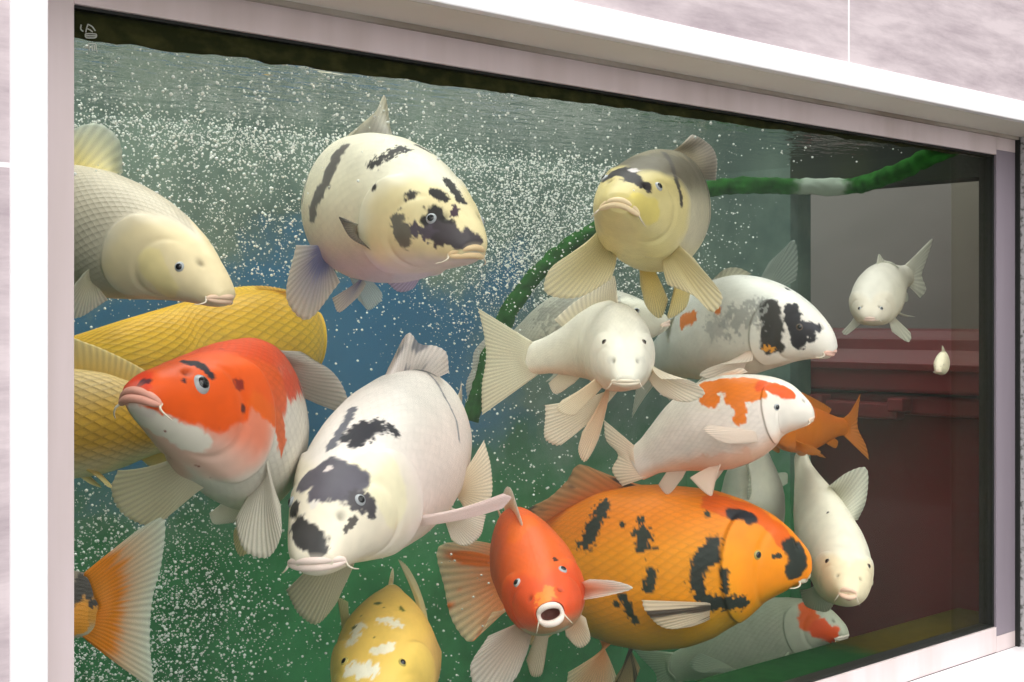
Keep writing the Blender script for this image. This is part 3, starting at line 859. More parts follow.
def build_fish():
    # upper left, grey cream
    Koi('pale grey-cream koi cut off by the left window edge, swimming right above the yellow koi',
        [(227, 297, 1.50), (195, 275, 1.52), (150, 251, 1.56), (90, 233, 1.62), (20, 222, 1.70), (-60, 216, 1.80)], .155, W=.95,
        back='#d6cab2', side='#d8cdb6', belly='#c6bfac', head='#e0cda0', scales=.38, eye=(178, 265), lip='#d8b9a0', rows=52,
        patches=[('#e3d190', [(165, 290), (150, 265)], 16, .4, .6, .6)], fin_col='#d8cf9c', fin_tip='#c6cfc0', fin_a=.72, seed=2,
        fins={'dorsal_fin': dict(tips=[(123, 173), (119, 140), (100, 124), (80, 126), (40, 150), (-10, 185)], c0='#e6d27a', c1='#c9d2c4', rays=13),
              'pectoral_fin-': dict(base=[(.30, -112), (.32, -126), (.33, -138)], tips=[(84, 272), (66, 300), (74, 318), (108, 300)], c0='#d8d0b0', c1='#d0d0c4')})
    # black and white, upper middle
    Koi('white koi with black-masked face high up under the surface, turned towards the right',
        [(474, 249, 1.80), (455, 238, 1.83), (425, 224, 1.88), (390, 212, 1.97), (352, 206, 2.06), (334, 205, 2.17), (326, 208, 2.28)], .222, W=1.02,
        back='#e6dfc8', side='#e8e0c4', belly='#cfc3d2', head='#e0cf9a', scales=.12, eye=(431, 216), lip='#d8bd94', mouth=(.125, .024, .045), eye_r=.038,
        patches=[('#6f6a66', [(338, 150), (325, 180), (310, 212)], 10, .5), ('#6f6a66', [(302, 175), (299, 200)], 4, .4),
                 ('#3a3635', [(375, 160), (390, 152), (402, 147)], 8, 1.1, 1.6), ('#3a3635', [(374, 185)], 4, .5), ('#2e2b2c', [(418, 143), (430, 149)], 4, .6),
                 ('#2e2b2c', [(436, 190), (445, 196)], 7, .7), ('#2a2729', [(450, 180), (462, 198)], 6, .6),
                 ('#33302f', [(432, 216), (440, 222)], 12, .5), ('#4a4448', [(436, 234), (460, 238), (474, 240)], 12, .5), ('#57505a', [(425, 232), (410, 230)], 8, .9, 1.3),
                 ('#6e6a60', [(396, 222), (402, 240)], 9, .8, 1.2), ('#4a4644', [(410, 196)], 6, .8), ('#4a3a44', [(454, 212), (456, 206)], 4, .8)],
        fin_col='#d8d2c0', fin_tip='#e3ddcd', fin_a=.88, seed=3,
        fins={'dorsal_fin': dict(tips=[(391, 134), (384, 95), (378, 108), (360, 125), (343, 140), (330, 160)], c0='#97938c', c1='#cfc9b4', rays=14),
              'pectoral_fin-': dict(base=[(.30, -100), (.32, -106), (.34, -112)], tips=[(345, 222, -.06), (338, 217, -.06), (352, 238, -.06), (370, 250, -.04)], c0='#c9c2b0', c1='#5c5654'),
              'pectoral_fin+': dict(tips=[(405, 250), (415, 285, .02), (400, 292, .02), (385, 280)], c0='#c9bcd0', c1='#b8aecb'),
              'pelvic_fin-': dict(base=[(.52, -128), (.58, -142)], tips=[(296, 245), (287, 300), (306, 320), (340, 282)], c0='#7a7fb0', c1='#d8d0c4', mid=('#7d80b0', .4)),
              'pelvic_fin+': dict(base=[(.50, 170), (.56, 180)], tips=[(332, 298), (338, 312), (355, 300), (366, 284)], c0='#6f76b0', c1='#d6cfc6', mid=('#6f76b0', .35)),
              'anal_fin': dict(base=[(.66, 185), (.74, 185)], tips=[(358, 300), (368, 310), (382, 298), (378, 288)], c0='#b8c8d4', c1='#b8c8cc')})
    # head on, upper right, seen from below
    Koi('olive-cream koi with black nose patch and spread fins, head on beside the green hose',
        [(620, 201, 2.00), (626, 205, 2.06), (640, 210, 2.14), (660, 212, 2.28), (680, 208, 2.45), (692, 202, 2.60)], .210, W=1.02, roll=10,
        back='#6f6858', side='#d6cdb0', belly='#ded29a', head='#dccb88', scales=.10, eye=(660, 184), lip='#dfc9a4', mouth=(.135, .018, .055), eye_r=.040,
        patches=[('#8f866c', [(640, 150), (660, 145), (680, 152)], 14, .7, .8, .7), ('#332e30', [(608, 174), (620, 168), (632, 176)], 11, .5, 1.2), ('#332e30', [(640, 181), (647, 185)], 7, .5), ('#332e30', [(605, 172)], 6, .5),
                 ('#cfc6c4', [(634, 168)], 6, .5), ('#55504a', [(664, 150), (672, 160), (678, 180), (684, 204)], 3.2, .5), ('#4e4a44', [(706, 170), (712, 195), (712, 225)], 4.5, .5),
                 ('#e0cc62', [(640, 205), (655, 215)], 12, .5, .6, .6)],
        fin_col='#d8cb92', fin_tip='#dccfa4', fin_a=.92, seed=4,
        fins={'pectoral_fin-': dict(base=[(.27, -112), (.29, -128), (.30, -148)], tips=[(583, 246, -.05), (549, 270, -.06), (546, 292, -.06), (575, 298, -.05), (610, 280, -.03)], c0='#d0c28a', c1='#d9cfae', rays=17),
              'pectoral_fin+': dict(base=[(.27, 118), (.29, 132), (.30, 148)], tips=[(694, 258, -.04), (722, 298, -.06), (712, 312, -.06), (694, 296, -.05), (668, 285, -.03)], c0='#d6c994', c1='#d9cfae', rays=17),
              'pelvic_fin-': dict(tips=[(640, 285), (646, 306), (660, 318), (668, 300)], c0='#ecc956', c1='#dccf9e'),
              'pelvic_fin+': dict(tips=[(672, 296), (668, 318), (684, 310), (690, 292)], c0='#e8cc62', c1='#dccf9e'),
              'dorsal_fin': dict(base=[(.40, 4, .95), (.5, 4, .95), (.6, 4, .95), (.8, 4, .95)], tips=[(686, 142), (692, 134), (712, 148), (717, 160), (716, 180)], c0='#a89a76', c1='#b5aaa0')})
    # centre white, curved
    Koi('plain white koi with whiskers facing the viewer in the centre, tail to the left',
        [(626, 381, 2.04), (624, 365, 2.09), (619, 350, 2.17), (600, 345, 2.26), (568, 353, 2.31), (526, 361, 2.33)], .148, W=.95,
        back='#e2ddce', side='#e4dfcd', belly='#e6cdb4', head='#e4dfd0', scales=.15, eye=(602, 341), lip='#dcd0bc', mouth=(.135, .019, .022), eye_r=.034, iris='dark',
        patches=[('#c9c5ba', [(607, 360), (646, 360)], 4, .5, 1, .4)], fin_col='#e6dcc4', fin_tip='#ebe3d2', fin_a=.88, seed=5, barbel_len=.11,
        fins={'tail_fin': dict(tips=[(478, 308), (484, 335), (486, 358), (482, 385), (482, 415)], c0='#e8e2cc', c1='#e6dfc6', rays=18),
              'pectoral_fin-': dict(base=[(.27, -128), (.29, -140), (.31, -150)], tips=[(562, 400, -.02), (556, 408, -.02), (572, 416), (588, 400)], c0='#e8cfae', c1='#e6dcc4'),
              'pelvic_fin-': dict(base=[(.40, -165), (.42, -172)], tips=[(582, 432), (578, 450), (585, 462), (598, 440)], c0='#e2b890', c1='#e9dcc6'),
              'pelvic_fin+': dict(base=[(.40, 160), (.44, 170)], tips=[(545, 405), (546, 440), (560, 446), (574, 420)], c0='#e6dcc4', c1='#eae2d0'),
              'pectoral_fin+': dict(base=[(.26, 100), (.28, 112), (.29, 122)], tips=[(662, 379, -.05), (690, 380, -.06), (704, 394, -.06), (690, 402, -.05), (664, 396, -.02)], c0='#e4dac6', c1='#e6dece')})
    # mottled pale koi behind it
    Koi('grey-mottled pale koi half hidden behind the centre white koi',
        [(668, 322, 2.46), (650, 322, 2.47), (610, 324, 2.50), (570, 330, 2.53), (530, 345, 2.58), (500, 362, 2.62)], .145, W=.9,
        back='#c3c2b4', side='#d6d4c4', belly='#cfcdbd', scales=.4, patches=[('#8f9088', [(545, 312), (580, 305), (605, 308)], 14, 1.6, 2.0, .6)],
        fin_col='#cfcdb8', fin_tip='#cdd0c4', fin_a=.75, seed=6,
        fins={'tail_fin': dict(tips=[(487, 336), (474, 352), (472, 368), (466, 384), (468, 402)], c0='#dcd6c8', c1='#dcd4cc'),
              'dorsal_fin': dict(base=[(.35, 0, .95), (.5, 0, .95), (.7, 0, .95)], tips=[(620, 296), (595, 309), (570, 318), (548, 334)], c0='#d4d0c0', c1='#dcdacc')})
    # black spectacled white koi, right
    Koi('white koi with black eye mask and black gill patch, facing right before the grey board',
        [(834, 351, 2.44), (818, 341, 2.45), (790, 331, 2.48), (750, 326, 2.54), (710, 335, 2.63), (675, 352, 2.72), (650, 366, 2.80)], .200, W=.92,
        back='#dcdcd4', side='#e2e0d6', belly='#e4d4c4', head='#e8e0d6', scales=.10, eye=(798, 325), iris='dark', lip='#dfb3a4', mouth=(.120, .017, .035), eye_r=.036,
        patches=[('#3d3a38', [(766, 308), (769, 325), (772, 345)], 12, .45), ('#2e2c30', [(790, 308), (795, 330), (797, 342)], 8, .5), ('#2e2c30', [(796, 330), (808, 332)], 8, .5), ('#34323a', [(806, 322), (820, 326)], 4, .5),
                 ('#9a9c98', [(735, 318), (748, 312)], 13, 1.4, 2.0, .75), ('#a8aaa8', [(716, 325)], 12, 1.4, 2.0, .6), ('#e09a3a', [(764, 350), (772, 352)], 3.5, .8), ('#3a3a40', [(789, 287)], 3, .4),
                 ('#e0803a', [(680, 322), (690, 316)], 7, .6), ('#e0803a', [(716, 310)], 4, .6)],
        fin_col='#dcd8cc', fin_tip='#d9d4c8', fin_a=.85, seed=7,
        fins={'dorsal_fin': dict(tips=[(752, 274), (738, 268), (725, 269), (712, 280), (690, 300), (660, 330)], c0='#b8b49c', c1='#a8a490'),
              'pectoral_fin-': dict(base=[(.28, -120), (.30, -130), (.31, -140)], tips=[(752, 361, -.04), (715, 366, -.05), (700, 376, -.05), (735, 384, -.03)], c0='#e8d2c2', c1='#e0d4c6')})
    # a white koi hidden behind that one: its tail shows above
    Koi('white koi hidden behind the black-masked one, only its grey tail showing above',
        [(700, 352, 2.80), (712, 345, 2.80), (735, 325, 2.80), (752, 305, 2.80), (768, 285, 2.80)], .10, W=.8, back='#b8bab0', side='#bcbcb2', scales=.2,
        fin_col='#8f9a90', fin_tip='#98a49c', fin_a=.7, seed=8, fins={'tail_fin': dict(tips=[(769, 262), (782, 250), (794, 240), (798, 262), (796, 280)], rays=10)})
    # red cap koi
    Koi('small white koi with an orange saddle and orange cap, facing right below the masked koi',
        [(812, 417, 2.36), (800, 413, 2.36), (778, 410, 2.37), (740, 419, 2.38), (700, 432, 2.40), (664, 450, 2.42), (636, 466, 2.44)], .166, W=.85,
        back='#e8e0d4', side='#ecdfd6', belly='#e8b9a0', head='#ece4da', scales=.22, eye=(779, 406), lip='#e6cbb8', mouth=(.115, .017, .025), eye_r=.042,
        patches=[('#ea7a1c', [(702, 386), (720, 384), (745, 380), (760, 384)], 8, .35), ('#ea7a1c', [(706, 394), (712, 400)], 8, .5), ('#ea7a1c', [(732, 394), (745, 394), (754, 390)], 11, .4), ('#ea7a1c', [(738, 404), (738, 416)], 7, .45),
                 ('#e4571c', [(762, 384), (775, 386), (790, 392)], 7, .4), ('#e6a88c', [(690, 470), (740, 462)], 14, .8, .6, .55)],
        fin_col='#e6d4c4', fin_tip='#e9dccf', fin_a=.8, seed=9,
        fins={'tail_fin': dict(tips=[(604, 420), (606, 440), (618, 455), (612, 470), (622, 486)], c0='#e6cdb8', c1='#e4d9c4', rays=14),
              'pectoral_fin-': dict(base=[(.29, -118), (.31, -126), (.32, -134)], tips=[(708, 425, -.03), (703, 430, -.04), (722, 442, -.04), (745, 444, -.02)], c0='#ecdccf', c1='#e6d8cc'),
              'pelvic_fin-': dict(tips=[(714, 485, -.02), (712, 496, -.02), (704, 492, -.02), (690, 478)], c0='#e9d2c2', c1='#e6d8ca'),
              'dorsal_fin': dict(tips=[(748, 372), (742, 368), (728, 371), (712, 378), (690, 394), (668, 414)], c0='#e0904a', c1='#e8d8c8')})
    # big orange
    Koi('large orange koi with black blotches on gill cover and nose, facing right',
        [(806, 574, 2.44), (795, 567, 2.44), (765, 560, 2.44), (720, 561, 2.44), (665, 568, 2.46), (600, 570, 2.50), (545, 573, 2.56), (500, 582, 2.62)], .305, W=.80,
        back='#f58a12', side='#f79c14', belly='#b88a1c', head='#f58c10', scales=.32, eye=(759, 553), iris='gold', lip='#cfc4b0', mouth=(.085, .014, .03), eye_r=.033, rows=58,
        patches=[('#d8420e', [(715, 500), (760, 512), (785, 535)], 12, .6, .6, .7),
                 ('#29302c', [(794, 545), (800, 560), (796, 570)], 12, .35), ('#1e2028', [(736, 513), (750, 515)], 8, .35), ('#29302c', [(782, 554), (775, 556)], 2.5, .6),
                 ('#29302c', [(714, 542), (704, 552), (696, 566), (694, 584), (700, 598), (712, 606), (735, 603), (745, 604)], 7.5, .7, 1.5), ('#29302c', [(722, 570), (728, 592)], 4, .8),
                 ('#29302c', [(700, 560), (710, 556)], 9, .7),
                 ('#2c3630', [(602, 505), (592, 525), (586, 540)], 8, .9, 1.6), ('#2c3630', [(640, 535), (643, 545)], 9, .9, 1.4), ('#2c3630', [(640, 518)], 4, .8), ('#2c3630', [(650, 575), (646, 588)], 5.5, .7),
                 ('#2c3630', [(622, 600), (628, 612)], 5.5, .8), ('#2c3630', [(614, 604)], 4, .5), ('#2c3630', [(634, 622)], 4, .6), ('#2c3630', [(576, 545)], 4, .8), ('#2c3630', [(706, 512)], 3.5, .6), ('#2c3630', [(622, 522)], 3, .5)],
        fin_col='#e8861c', fin_tip='#e3c9a0', fin_a=.9, seed=10,
        fins={'tail_fin': dict(tips=[(470, 540, -.12), (437, 548, -.14), (446, 590, -.14), (454, 622, -.14), (470, 642, -.12), (492, 612, -.1)], c0='#ea7a1c', c1='#e8d4b0', blot=('#ee7a22', .05, 1.5), rays=16),
              'dorsal_fin': dict(base=[(.36, 0, .95), (.5, 0, .95), (.62, 0, .95), (.8, 0, .95)], tips=[(628, 484), (600, 471), (578, 465), (567, 481), (550, 497), (528, 509), (512, 528)], c0='#ea8430', c1='#b08a60', blot=('#3a352f', .12, 2), rays=13),
              'pectoral_fin-': dict(base=[(.285, -122), (.30, -130), (.31, -138)], tips=[(642, 600, -.06), (644, 610, -.07), (665, 628, -.06), (690, 627, -.04)], c0='#c9b8a0', c1='#d0c0a8', blot=('#4a4038', -.02, .8), rays=10),
              'pelvic_fin-': dict(base=[(.58, -165), (.66, -172)], tips=[(568, 672), (566, 700), (600, 706), (616, 676)], c0='#e88a2a', c1='#d8cdb0'),
              'pelvic_fin+': dict(base=[(.53, 170), (.58, 175)], tips=[(616, 676), (610, 700), (630, 690), (640, 668)], c0='#4a4030', c1='#b8a070', blot=('#4a4030', -.1, .8))})
    # orange head on
    Koi('orange koi with open white mouth facing the viewer before the large orange koi',
        [(550, 613, 1.93), (549, 608, 1.975), (543, 590, 2.05), (528, 560, 2.16), (518, 546, 2.26), (511, 540, 2.37)],   .170, W=1.02, roll=-16,
        back='#e2622a', side='#dd5a2c', belly='#b9a886', head='#d8502c', scales=.12, eye=(565, 568), eye_r=.046, lip='#dccbc2', lip_r=.027, keel=.28, mouth=(.098, .076, .004, .018),
        patches=[('#ea8a34', [(545, 597), (548, 590)], 9, .7, 1, .8), ('#b4b4a0', [(530, 638), (560, 635)], 12, .4, .7, .9), ('#e86a1e', [(515, 530), (525, 520)], 14, .7, .7, .7), ('#4a2a24', [(556, 557)], 3, .6)],
        fin_col='#e0a06a', fin_tip='#d9d0c4', fin_a=.88, seed=11, barbel_len=.13,
        fins={'pectoral_fin-': dict(base=[(.27, -128), (.29, -140), (.30, -152)], tips=[(488, 636, -.04), (470, 668, -.06), (482, 694, -.06), (512, 682, -.05), (526, 655, -.03)], c0='#c4a894', c1='#c9c2ba', rays=16),
              'pectoral_fin+': dict(base=[(.25, 92), (.27, 102), (.28, 112)], tips=[(590, 579, -.05), (616, 581, -.06), (632, 588, -.06), (606, 596, -.05), (582, 600, -.03)], c0='#e8843a', c1='#e2dcd4', rays=12),
              'pelvic_fin+': dict(base=[(.36, 140), (.40, 150)], tips=[(586, 618), (590, 640), (580, 648), (566, 636)], c0='#e2a070', c1='#d9ccb8'),
              'pelvic_fin-': dict(base=[(.36, -168), (.40, 172)], tips=[(526, 660), (532, 676), (541, 676), (545, 655)], c0='#c9b8a0', c1='#cfc4b0')})
    # big black and white in front, centre left
    Koi('big white koi with black-patched head facing the viewer, one fin stretched to the right',
        [(314, 561, 1.67), (319, 548, 1.70), (334, 524, 1.75), (360, 492, 1.85), (393, 462, 1.98), (425, 440, 2.13), (445, 432, 2.28), (455, 434, 2.40)], .245, W=.98, roll=-4,
        back='#e6ddd6', side='#ead9d2', belly='#e9dcd0', head='#ebe0c8', scales=.13, eye=(362, 500), eye_r=.036, lip='#e0cbc2', mouth=(.138, .020, .024),
        patches=[('#f0e6bc', [(378, 470), (395, 500)], 26, .5, .6, .55), ('#5a5660', [(310, 478), (330, 468), (352, 476)], 17, .35), ('#5a5660', [(318, 492), (345, 490)], 13, .5),
                 ('#3e3c3c', [(296, 525), (304, 535), (316, 543)], 12, .5), ('#3e3c3c', [(292, 508)], 9, .5), ('#4e4a4e', [(358, 500), (372, 508)], 10, .6), ('#5a5450', [(348, 528), (356, 518)], 4, .9),
                 ('#dcd4cc', [(312, 503)], 5, .6), ('#d8ccc8', [(328, 467)], 4, .6),
                 ('#33323a', [(352, 436), (366, 428), (376, 424)], 13, .7, 1.5), ('#33323a', [(388, 424), (396, 430)], 6, .9, 1.5), ('#6a6a74', [(330, 446), (345, 420), (352, 408)], 5, .6),
                 ('#85858c', [(430, 372), (446, 395), (458, 420), (461, 438)], 2.6, .4), ('#55585c', [(418, 360), (432, 366)], 7, .8), ('#4a4a4c', [(485, 470), (487, 490)], 3, .5)],
        fin_col='#e0cdbc', fin_tip='#ded2c4', fin_a=.92, seed=12,
        fins={'dorsal_fin': dict(base=[(.42, 0, .95), (.52, 0, .95), (.62, 0, .95), (.72, 0, .95)], tips=[(388, 368), (409, 333), (420, 344), (436, 346), (446, 352), (449, 372)], c0='#e6dcd8', c1='#e2dad6', blot=('#8c8c94', .28, 1.0)),
              'pectoral_fin+': dict(base=[(.285, 120), (.29, 126), (.30, 132)], tips=[(503, 493, -.05), (509, 494, -.05), (511, 497, -.05), (509, 502, -.05), (500, 508, -.04)], c0='#e6d4d0', c1='#e2cdca', a=.97, rays=9),
              'pectoral_fin-': dict(base=[(.25, -140), (.27, -155), (.28, -168)], tips=[(286, 590, .02), (300, 615, .02), (316, 625, .02), (334, 606, .02), (343, 588, .02)], c0='#d0c6ac', c1='#ccc5ac'),
              'pelvic_fin+': dict(base=[(.54, 128), (.60, 140)], tips=[(484, 440), (491, 468), (490, 500), (470, 515)], c0='#e4cfae', c1='#e0d4c0'),
              'pelvic_fin-': dict(base=[(.54, 150), (.60, 160)], tips=[(486, 515), (480, 536), (466, 546), (452, 540)], c0='#e2d6c8', c1='#dfd6ca')})
    # red and white left
    Koi('orange-red and white koi facing left with a dark spot above its eye, at the left',
        [(135, 392, 1.52), (145, 394, 1.535), (167, 401, 1.57), (204, 414, 1.65), (241, 424, 1.78), (265, 427, 1.96), (276, 426, 2.12), (282, 426, 2.27)], .238, W=.79,
        back='#da4a1c', side='#dfd8cc', belly='#cdc7bb', head='#e05a18', scales=.30, eye=(203, 382), eye_r=.057, lip='#cf9484', mouth=(.112, .018, .032),
        patches=[('#e2571a', [(150, 372), (185, 372), (225, 372), (260, 380), (280, 390)], 30, .25, .8), ('#e2571a', [(170, 395), (205, 402), (240, 405)], 24, .35, .9), ('#e2601a', [(255, 400), (282, 424), (284, 445)], 10, .6), ('#d84020', [(128, 385), (140, 376)], 15, .4),
                 ('#dd4a22', [(290, 385), (305, 380)], 14, .7), ('#d6cfc2', [(140, 420), (165, 432), (200, 445)], 14, .4), ('#cfc4ba', [(130, 408), (150, 416)], 6, .3),
                 ('#2c2630', [(186, 360), (200, 362), (211, 374)], 5.5, .5), ('#2c2630', [(184, 378)], 3, .4), ('#5a2a30', [(146, 378)], 5, .7), ('#8a2c22', [(240, 384)], 7, .8), ('#5a2826', [(245, 408)], 5, .6),
                 ('#3a2a40', [(303, 385), (312, 400), (316, 412)], 6, .7)],
        fin_col='#d8d2c4', fin_tip='#d6d0c0', fin_a=.9, seed=13, speck=('#7a2a1c', 130, .93),
        fins={'pectoral_fin-': dict(base=[(.17, -150), (.20, -170), (.24, 172)], tips=[(118, 470, .06), (112, 488, .06), (122, 512, .06), (150, 527, .05), (176, 508, .04), (186, 482, .02)], c0='#d9d2ba', c1='#d4ccae', rays=18),
              'pectoral_fin+': dict(base=[(.28, 112), (.31, 122), (.33, 132)], tips=[(281, 505, -.03), (282, 535, -.04), (266, 557, -.04), (246, 552, -.04), (236, 520, -.02)], c0='#cbc4b8', c1='#cfc8ba', rays=16),
              'pelvic_fin+': dict(base=[(.40, 165), (.44, 172)], tips=[(248, 518, .03), (234, 530, .03), (240, 556, .03), (256, 545, .03)], c0='#dfc88a', c1='#dccfa4'),
              'dorsal_fin': dict(tips=[(290, 356), (300, 350), (318, 362), (334, 376), (346, 392), (352, 415)], c0='#b8aca4', c1='#b5b0a8', mid=('#c8402a', .35))})
    # yellow ones
    Koi('golden yellow koi passing behind, its scaled flank seen over the orange-red koi',
        [(293, 344, 2.58), (298, 342, 2.51), (295, 340, 2.41), (276, 341, 2.30), (235, 347, 2.23), (185, 354, 2.19), (130, 360, 2.12), (70, 366, 2.12), (10, 368, 2.13)], .178, W=.92,
        back='#f2be34', side='#f8ca38', belly='#e6c250', scales=.55, rows=38, fin_col='#e6bf4a', fin_tip='#e9cf72', fin_a=.9, seed=14,
        fins={'dorsal_fin': dict(base=[(.30, 0, .95), (.45, 0, .95), (.6, 0, .95)], tips=[(288, 290), (262, 286), (235, 287), (200, 298)], c0='#e8c23c', c1='#f0d060'),
              'pectoral_fin+': dict(tips=[(290, 350), (270, 362), (262, 370), (280, 372)]), 'pectoral_fin-': dict(tips=[(286, 350), (268, 360), (260, 368), (280, 370)]),
              'pelvic_fin+': dict(tips=[(215, 372), (205, 378), (220, 380)]), 'pelvic_fin-': dict(tips=[(215, 372), (205, 378), (220, 380)])})
    Koi('yellow koi with coarse scales low at the left edge behind the orange-red snout',
        [(-90, 412, 1.84), (-70, 414, 1.84), (-20, 420, 1.84), (40, 424, 1.85), (90, 425, 1.88), (140, 426, 1.94), (200, 430, 2.02)], .155, W=.85,
        back='#e4c684', side='#f0be3c', belly='#ece2ba', scales=.62, rows=36, fin_col='#e0c46a', fin_tip='#e6d59a', fin_a=.9, seed=15)
    # tail of a koi leaving on the left
    Koi('koi leaving at the lower left edge, only its black-spotted orange tail in view',
        [(-300, 612, 1.62), (-270, 612, 1.62), (-200, 611, 1.62), (-120, 610, 1.62), (-40, 609, 1.63), (40, 608, 1.64), (102, 606, 1.66)], .205, W=.85,
        back='#7a7060', side='#c98a2a', belly='#b9b49a', scales=.3, seed=16, fin_col='#e08a22', fin_tip='#cfd3c4', fin_a=.85,
        patches=[('#3c3630', [(86, 582), (99, 590)], 9, .9), ('#3c3630', [(78, 595), (80, 590)], 7, .8), ('#e0952a', [(85, 610), (80, 630)], 8, .8), ('#35302c', [(98, 602)], 6, .8)],
        fins={'tail_fin': dict(tips=[(140, 528), (163, 518), (162, 560), (152, 600), (150, 640), (155, 690)], c0='#e58f26', c1='#c9d0c2', mid=('#e68c20', .45), rays=20)})
    # yellow from the front at the bottom
    Koi('yellow and white mottled koi at the bottom edge, nose down towards the viewer',
        [(366, 742, 1.82), (369, 724, 1.85), (376, 692, 1.90), (386, 664, 1.99), (392, 650, 2.12), (394, 645, 2.26), (394, 642, 2.38)], .205, W=1.02,
        back='#efc664', side='#e8bd72', belly='#e6d9a8', head='#ecca66', scales=.08, eye=(404, 661), eye_r=.035, iris='gold', lip='#e0d0b0', keel=.6,
        patches=[('#f0e6cc', [(382, 618), (398, 622)], 6, .9), ('#f0e6cc', [(358, 625), (350, 640)], 7, .9), ('#f0e6cc', [(376, 648), (392, 646)], 6, .9), ('#f2ead4', [(350, 670), (375, 668)], 8, .8),
                 ('#f4f0dc', [(391, 573)], 4, .5), ('#55602c', [(378, 601)], 3.4, .6), ('#6a7430', [(402, 607)], 3.2, .9), ('#6a6a30', [(352, 626)], 3, .9), ('#4a4a2a', [(384, 605)], 1.5, .3), ('#4a4a2a', [(373, 636)], 1.5, .3), ('#4a4a2a', [(360, 614)], 1.5, .3)],
        fin_col='#dcc98a', fin_tip='#d6cfa4', fin_a=.85, seed=17,
        fins={'pectoral_fin-': dict(base=[(.38, -92), (.40, -98), (.42, -104)], tips=[(348, 602), (338, 598), (342, 608), (352, 618)], c0='#d0c07a', c1='#bdb98a'),
              'pectoral_fin+': dict(base=[(.40, 60), (.42, 66), (.44, 72)], tips=[(408, 575), (398, 560), (408, 566), (420, 594)], c0='#d6c88a', c1='#c4bfa0'),
              'dorsal_fin': dict(tips=[(392, 590), (392, 568), (393, 572), (394, 578), (394, 584), (394, 590)], c0='#ecd27a', c1='#f2ecd6')})
    # right, white, head down
    Koi('cream-white koi with open pink mouth facing the viewer before the dark red bin',
        [(848, 592, 2.36), (847, 586, 2.42), (840, 565, 2.52), (826, 535, 2.62), (814, 505, 2.70), (805, 478, 2.77), (800, 456, 2.82)], .152, W=1.0, roll=6,
        back='#e8e2ce', side='#ebe5d2', belly='#dccfae', head='#e6d6b0', scales=.06, eye=(825, 560), eye_r=.036, iris='dark', lip='#e0bfa8', lip_r=.027, mouth=(.085, .044, .004, .022),
        patches=[('#3a3838', [(826, 511)], 1.6, .4), ('#b06a5c', [(847, 598)], 4, .2)], fin_col='#dcdac8', fin_tip='#d4d6c8', fin_a=.85, seed=18, barbel_len=.13,
        fins={'dorsal_fin': dict(base=[(.45, 30, .95), (.58, 30, .95), (.72, 30, .95)], tips=[(858, 520), (866, 500), (866, 468), (848, 472), (826, 488)], c0='#d4d2c0', c1='#c9cabc', rays=14),
              'pectoral_fin+': dict(base=[(.26, 92), (.28, 98), (.29, 104)], tips=[(868, 578), (873, 580), (872, 586), (864, 586)], c0='#e0d6b4', c1='#e4dcc0', rays=6),
              'pectoral_fin-': dict(base=[(.30, -130), (.32, -140), (.33, -150)], tips=[(800, 590, .05), (806, 606, .05), (826, 612, .05), (836, 600, .03)], c0='#c9cab4', c1='#b8bda8'),
              'tail_fin': dict(tips=[(782, 440), (790, 428), (802, 432), (812, 424), (818, 440)], c0='#c4cabc', c1='#b4bfb4', a=.6)})
    # behind: white patch between the two, and orange-capped one by the ledge
    Koi('plain pale koi mostly hidden behind the small orange-saddled koi',
        [(748, 560, 2.82), (749, 545, 2.83), (752, 515, 2.85), (753, 480, 2.87), (756, 455, 2.90), (760, 438, 2.93)], .195, W=.92,
        back='#d8d8c8', side='#cfcfc0', scales=.05, fin_col='#cfcfc0', fin_a=.7, seed=19,
        fins={'pectoral_fin+': dict(tips=[(768, 520), (770, 535), (762, 540), (756, 530)]), 'pectoral_fin-': dict(tips=[(732, 520), (730, 535), (738, 540), (744, 530)])})
    Koi('pale grey-green koi with orange head patch low down by the algae ledge',
        [(846, 636, 2.66), (838, 632, 2.67), (818, 627, 2.69), (785, 634, 2.73), (745, 648, 2.78), (705, 660, 2.83), (672, 670, 2.88)], .165, W=.75,
        back='#b4bca4', side='#b8bca8', belly='#b0b8a0', scales=.25, lip='#d8cfc0', eye=(840, 642), eye_r=.02,
        patches=[('#e6601e', [(806, 606), (806, 620)], 10, .35), ('#e2521c', [(818, 628), (828, 636)], 10, .4)], fin_col='#b4bca4', fin_tip='#b0bca8', fin_a=.8, seed=20,
        fins={'pelvic_fin-': dict(tips=[(720, 668), (700, 672), (690, 664), (700, 654)])})
    # small white far right
    Koi('small white koi alone before the grey board at the right, tail raised',
        [(870, 318, 2.62), (871, 313, 2.64), (874, 302, 2.68), (885, 289, 2.73), (899, 280, 2.77), (910, 275, 2.79)], .118, W=1.08, back='#ddd8cc', side='#dcd6c6', belly='#d9cdb4', head='#dcd2c0', scales=.05, eye=(882, 306), eye_r=.035,
        lip='#d8bcb0', fin_col='#d6d4c8', fin_tip='#d0d0c4', fin_a=.85, seed=21,
        fins={'tail_fin': dict(tips=[(924, 246), (932, 239), (926, 262), (922, 275), (926, 290), (920, 298)], rays=10), 'dorsal_fin': dict(tips=[(876, 268), (879, 254), (884, 260), (892, 262), (900, 268)], rays=9),
              'pectoral_fin-': dict(tips=[(848, 326), (842, 332), (846, 335), (858, 326)], rays=8), 'pectoral_fin+': dict(tips=[(896, 320), (911, 334), (909, 342), (892, 332)], rays=8)})
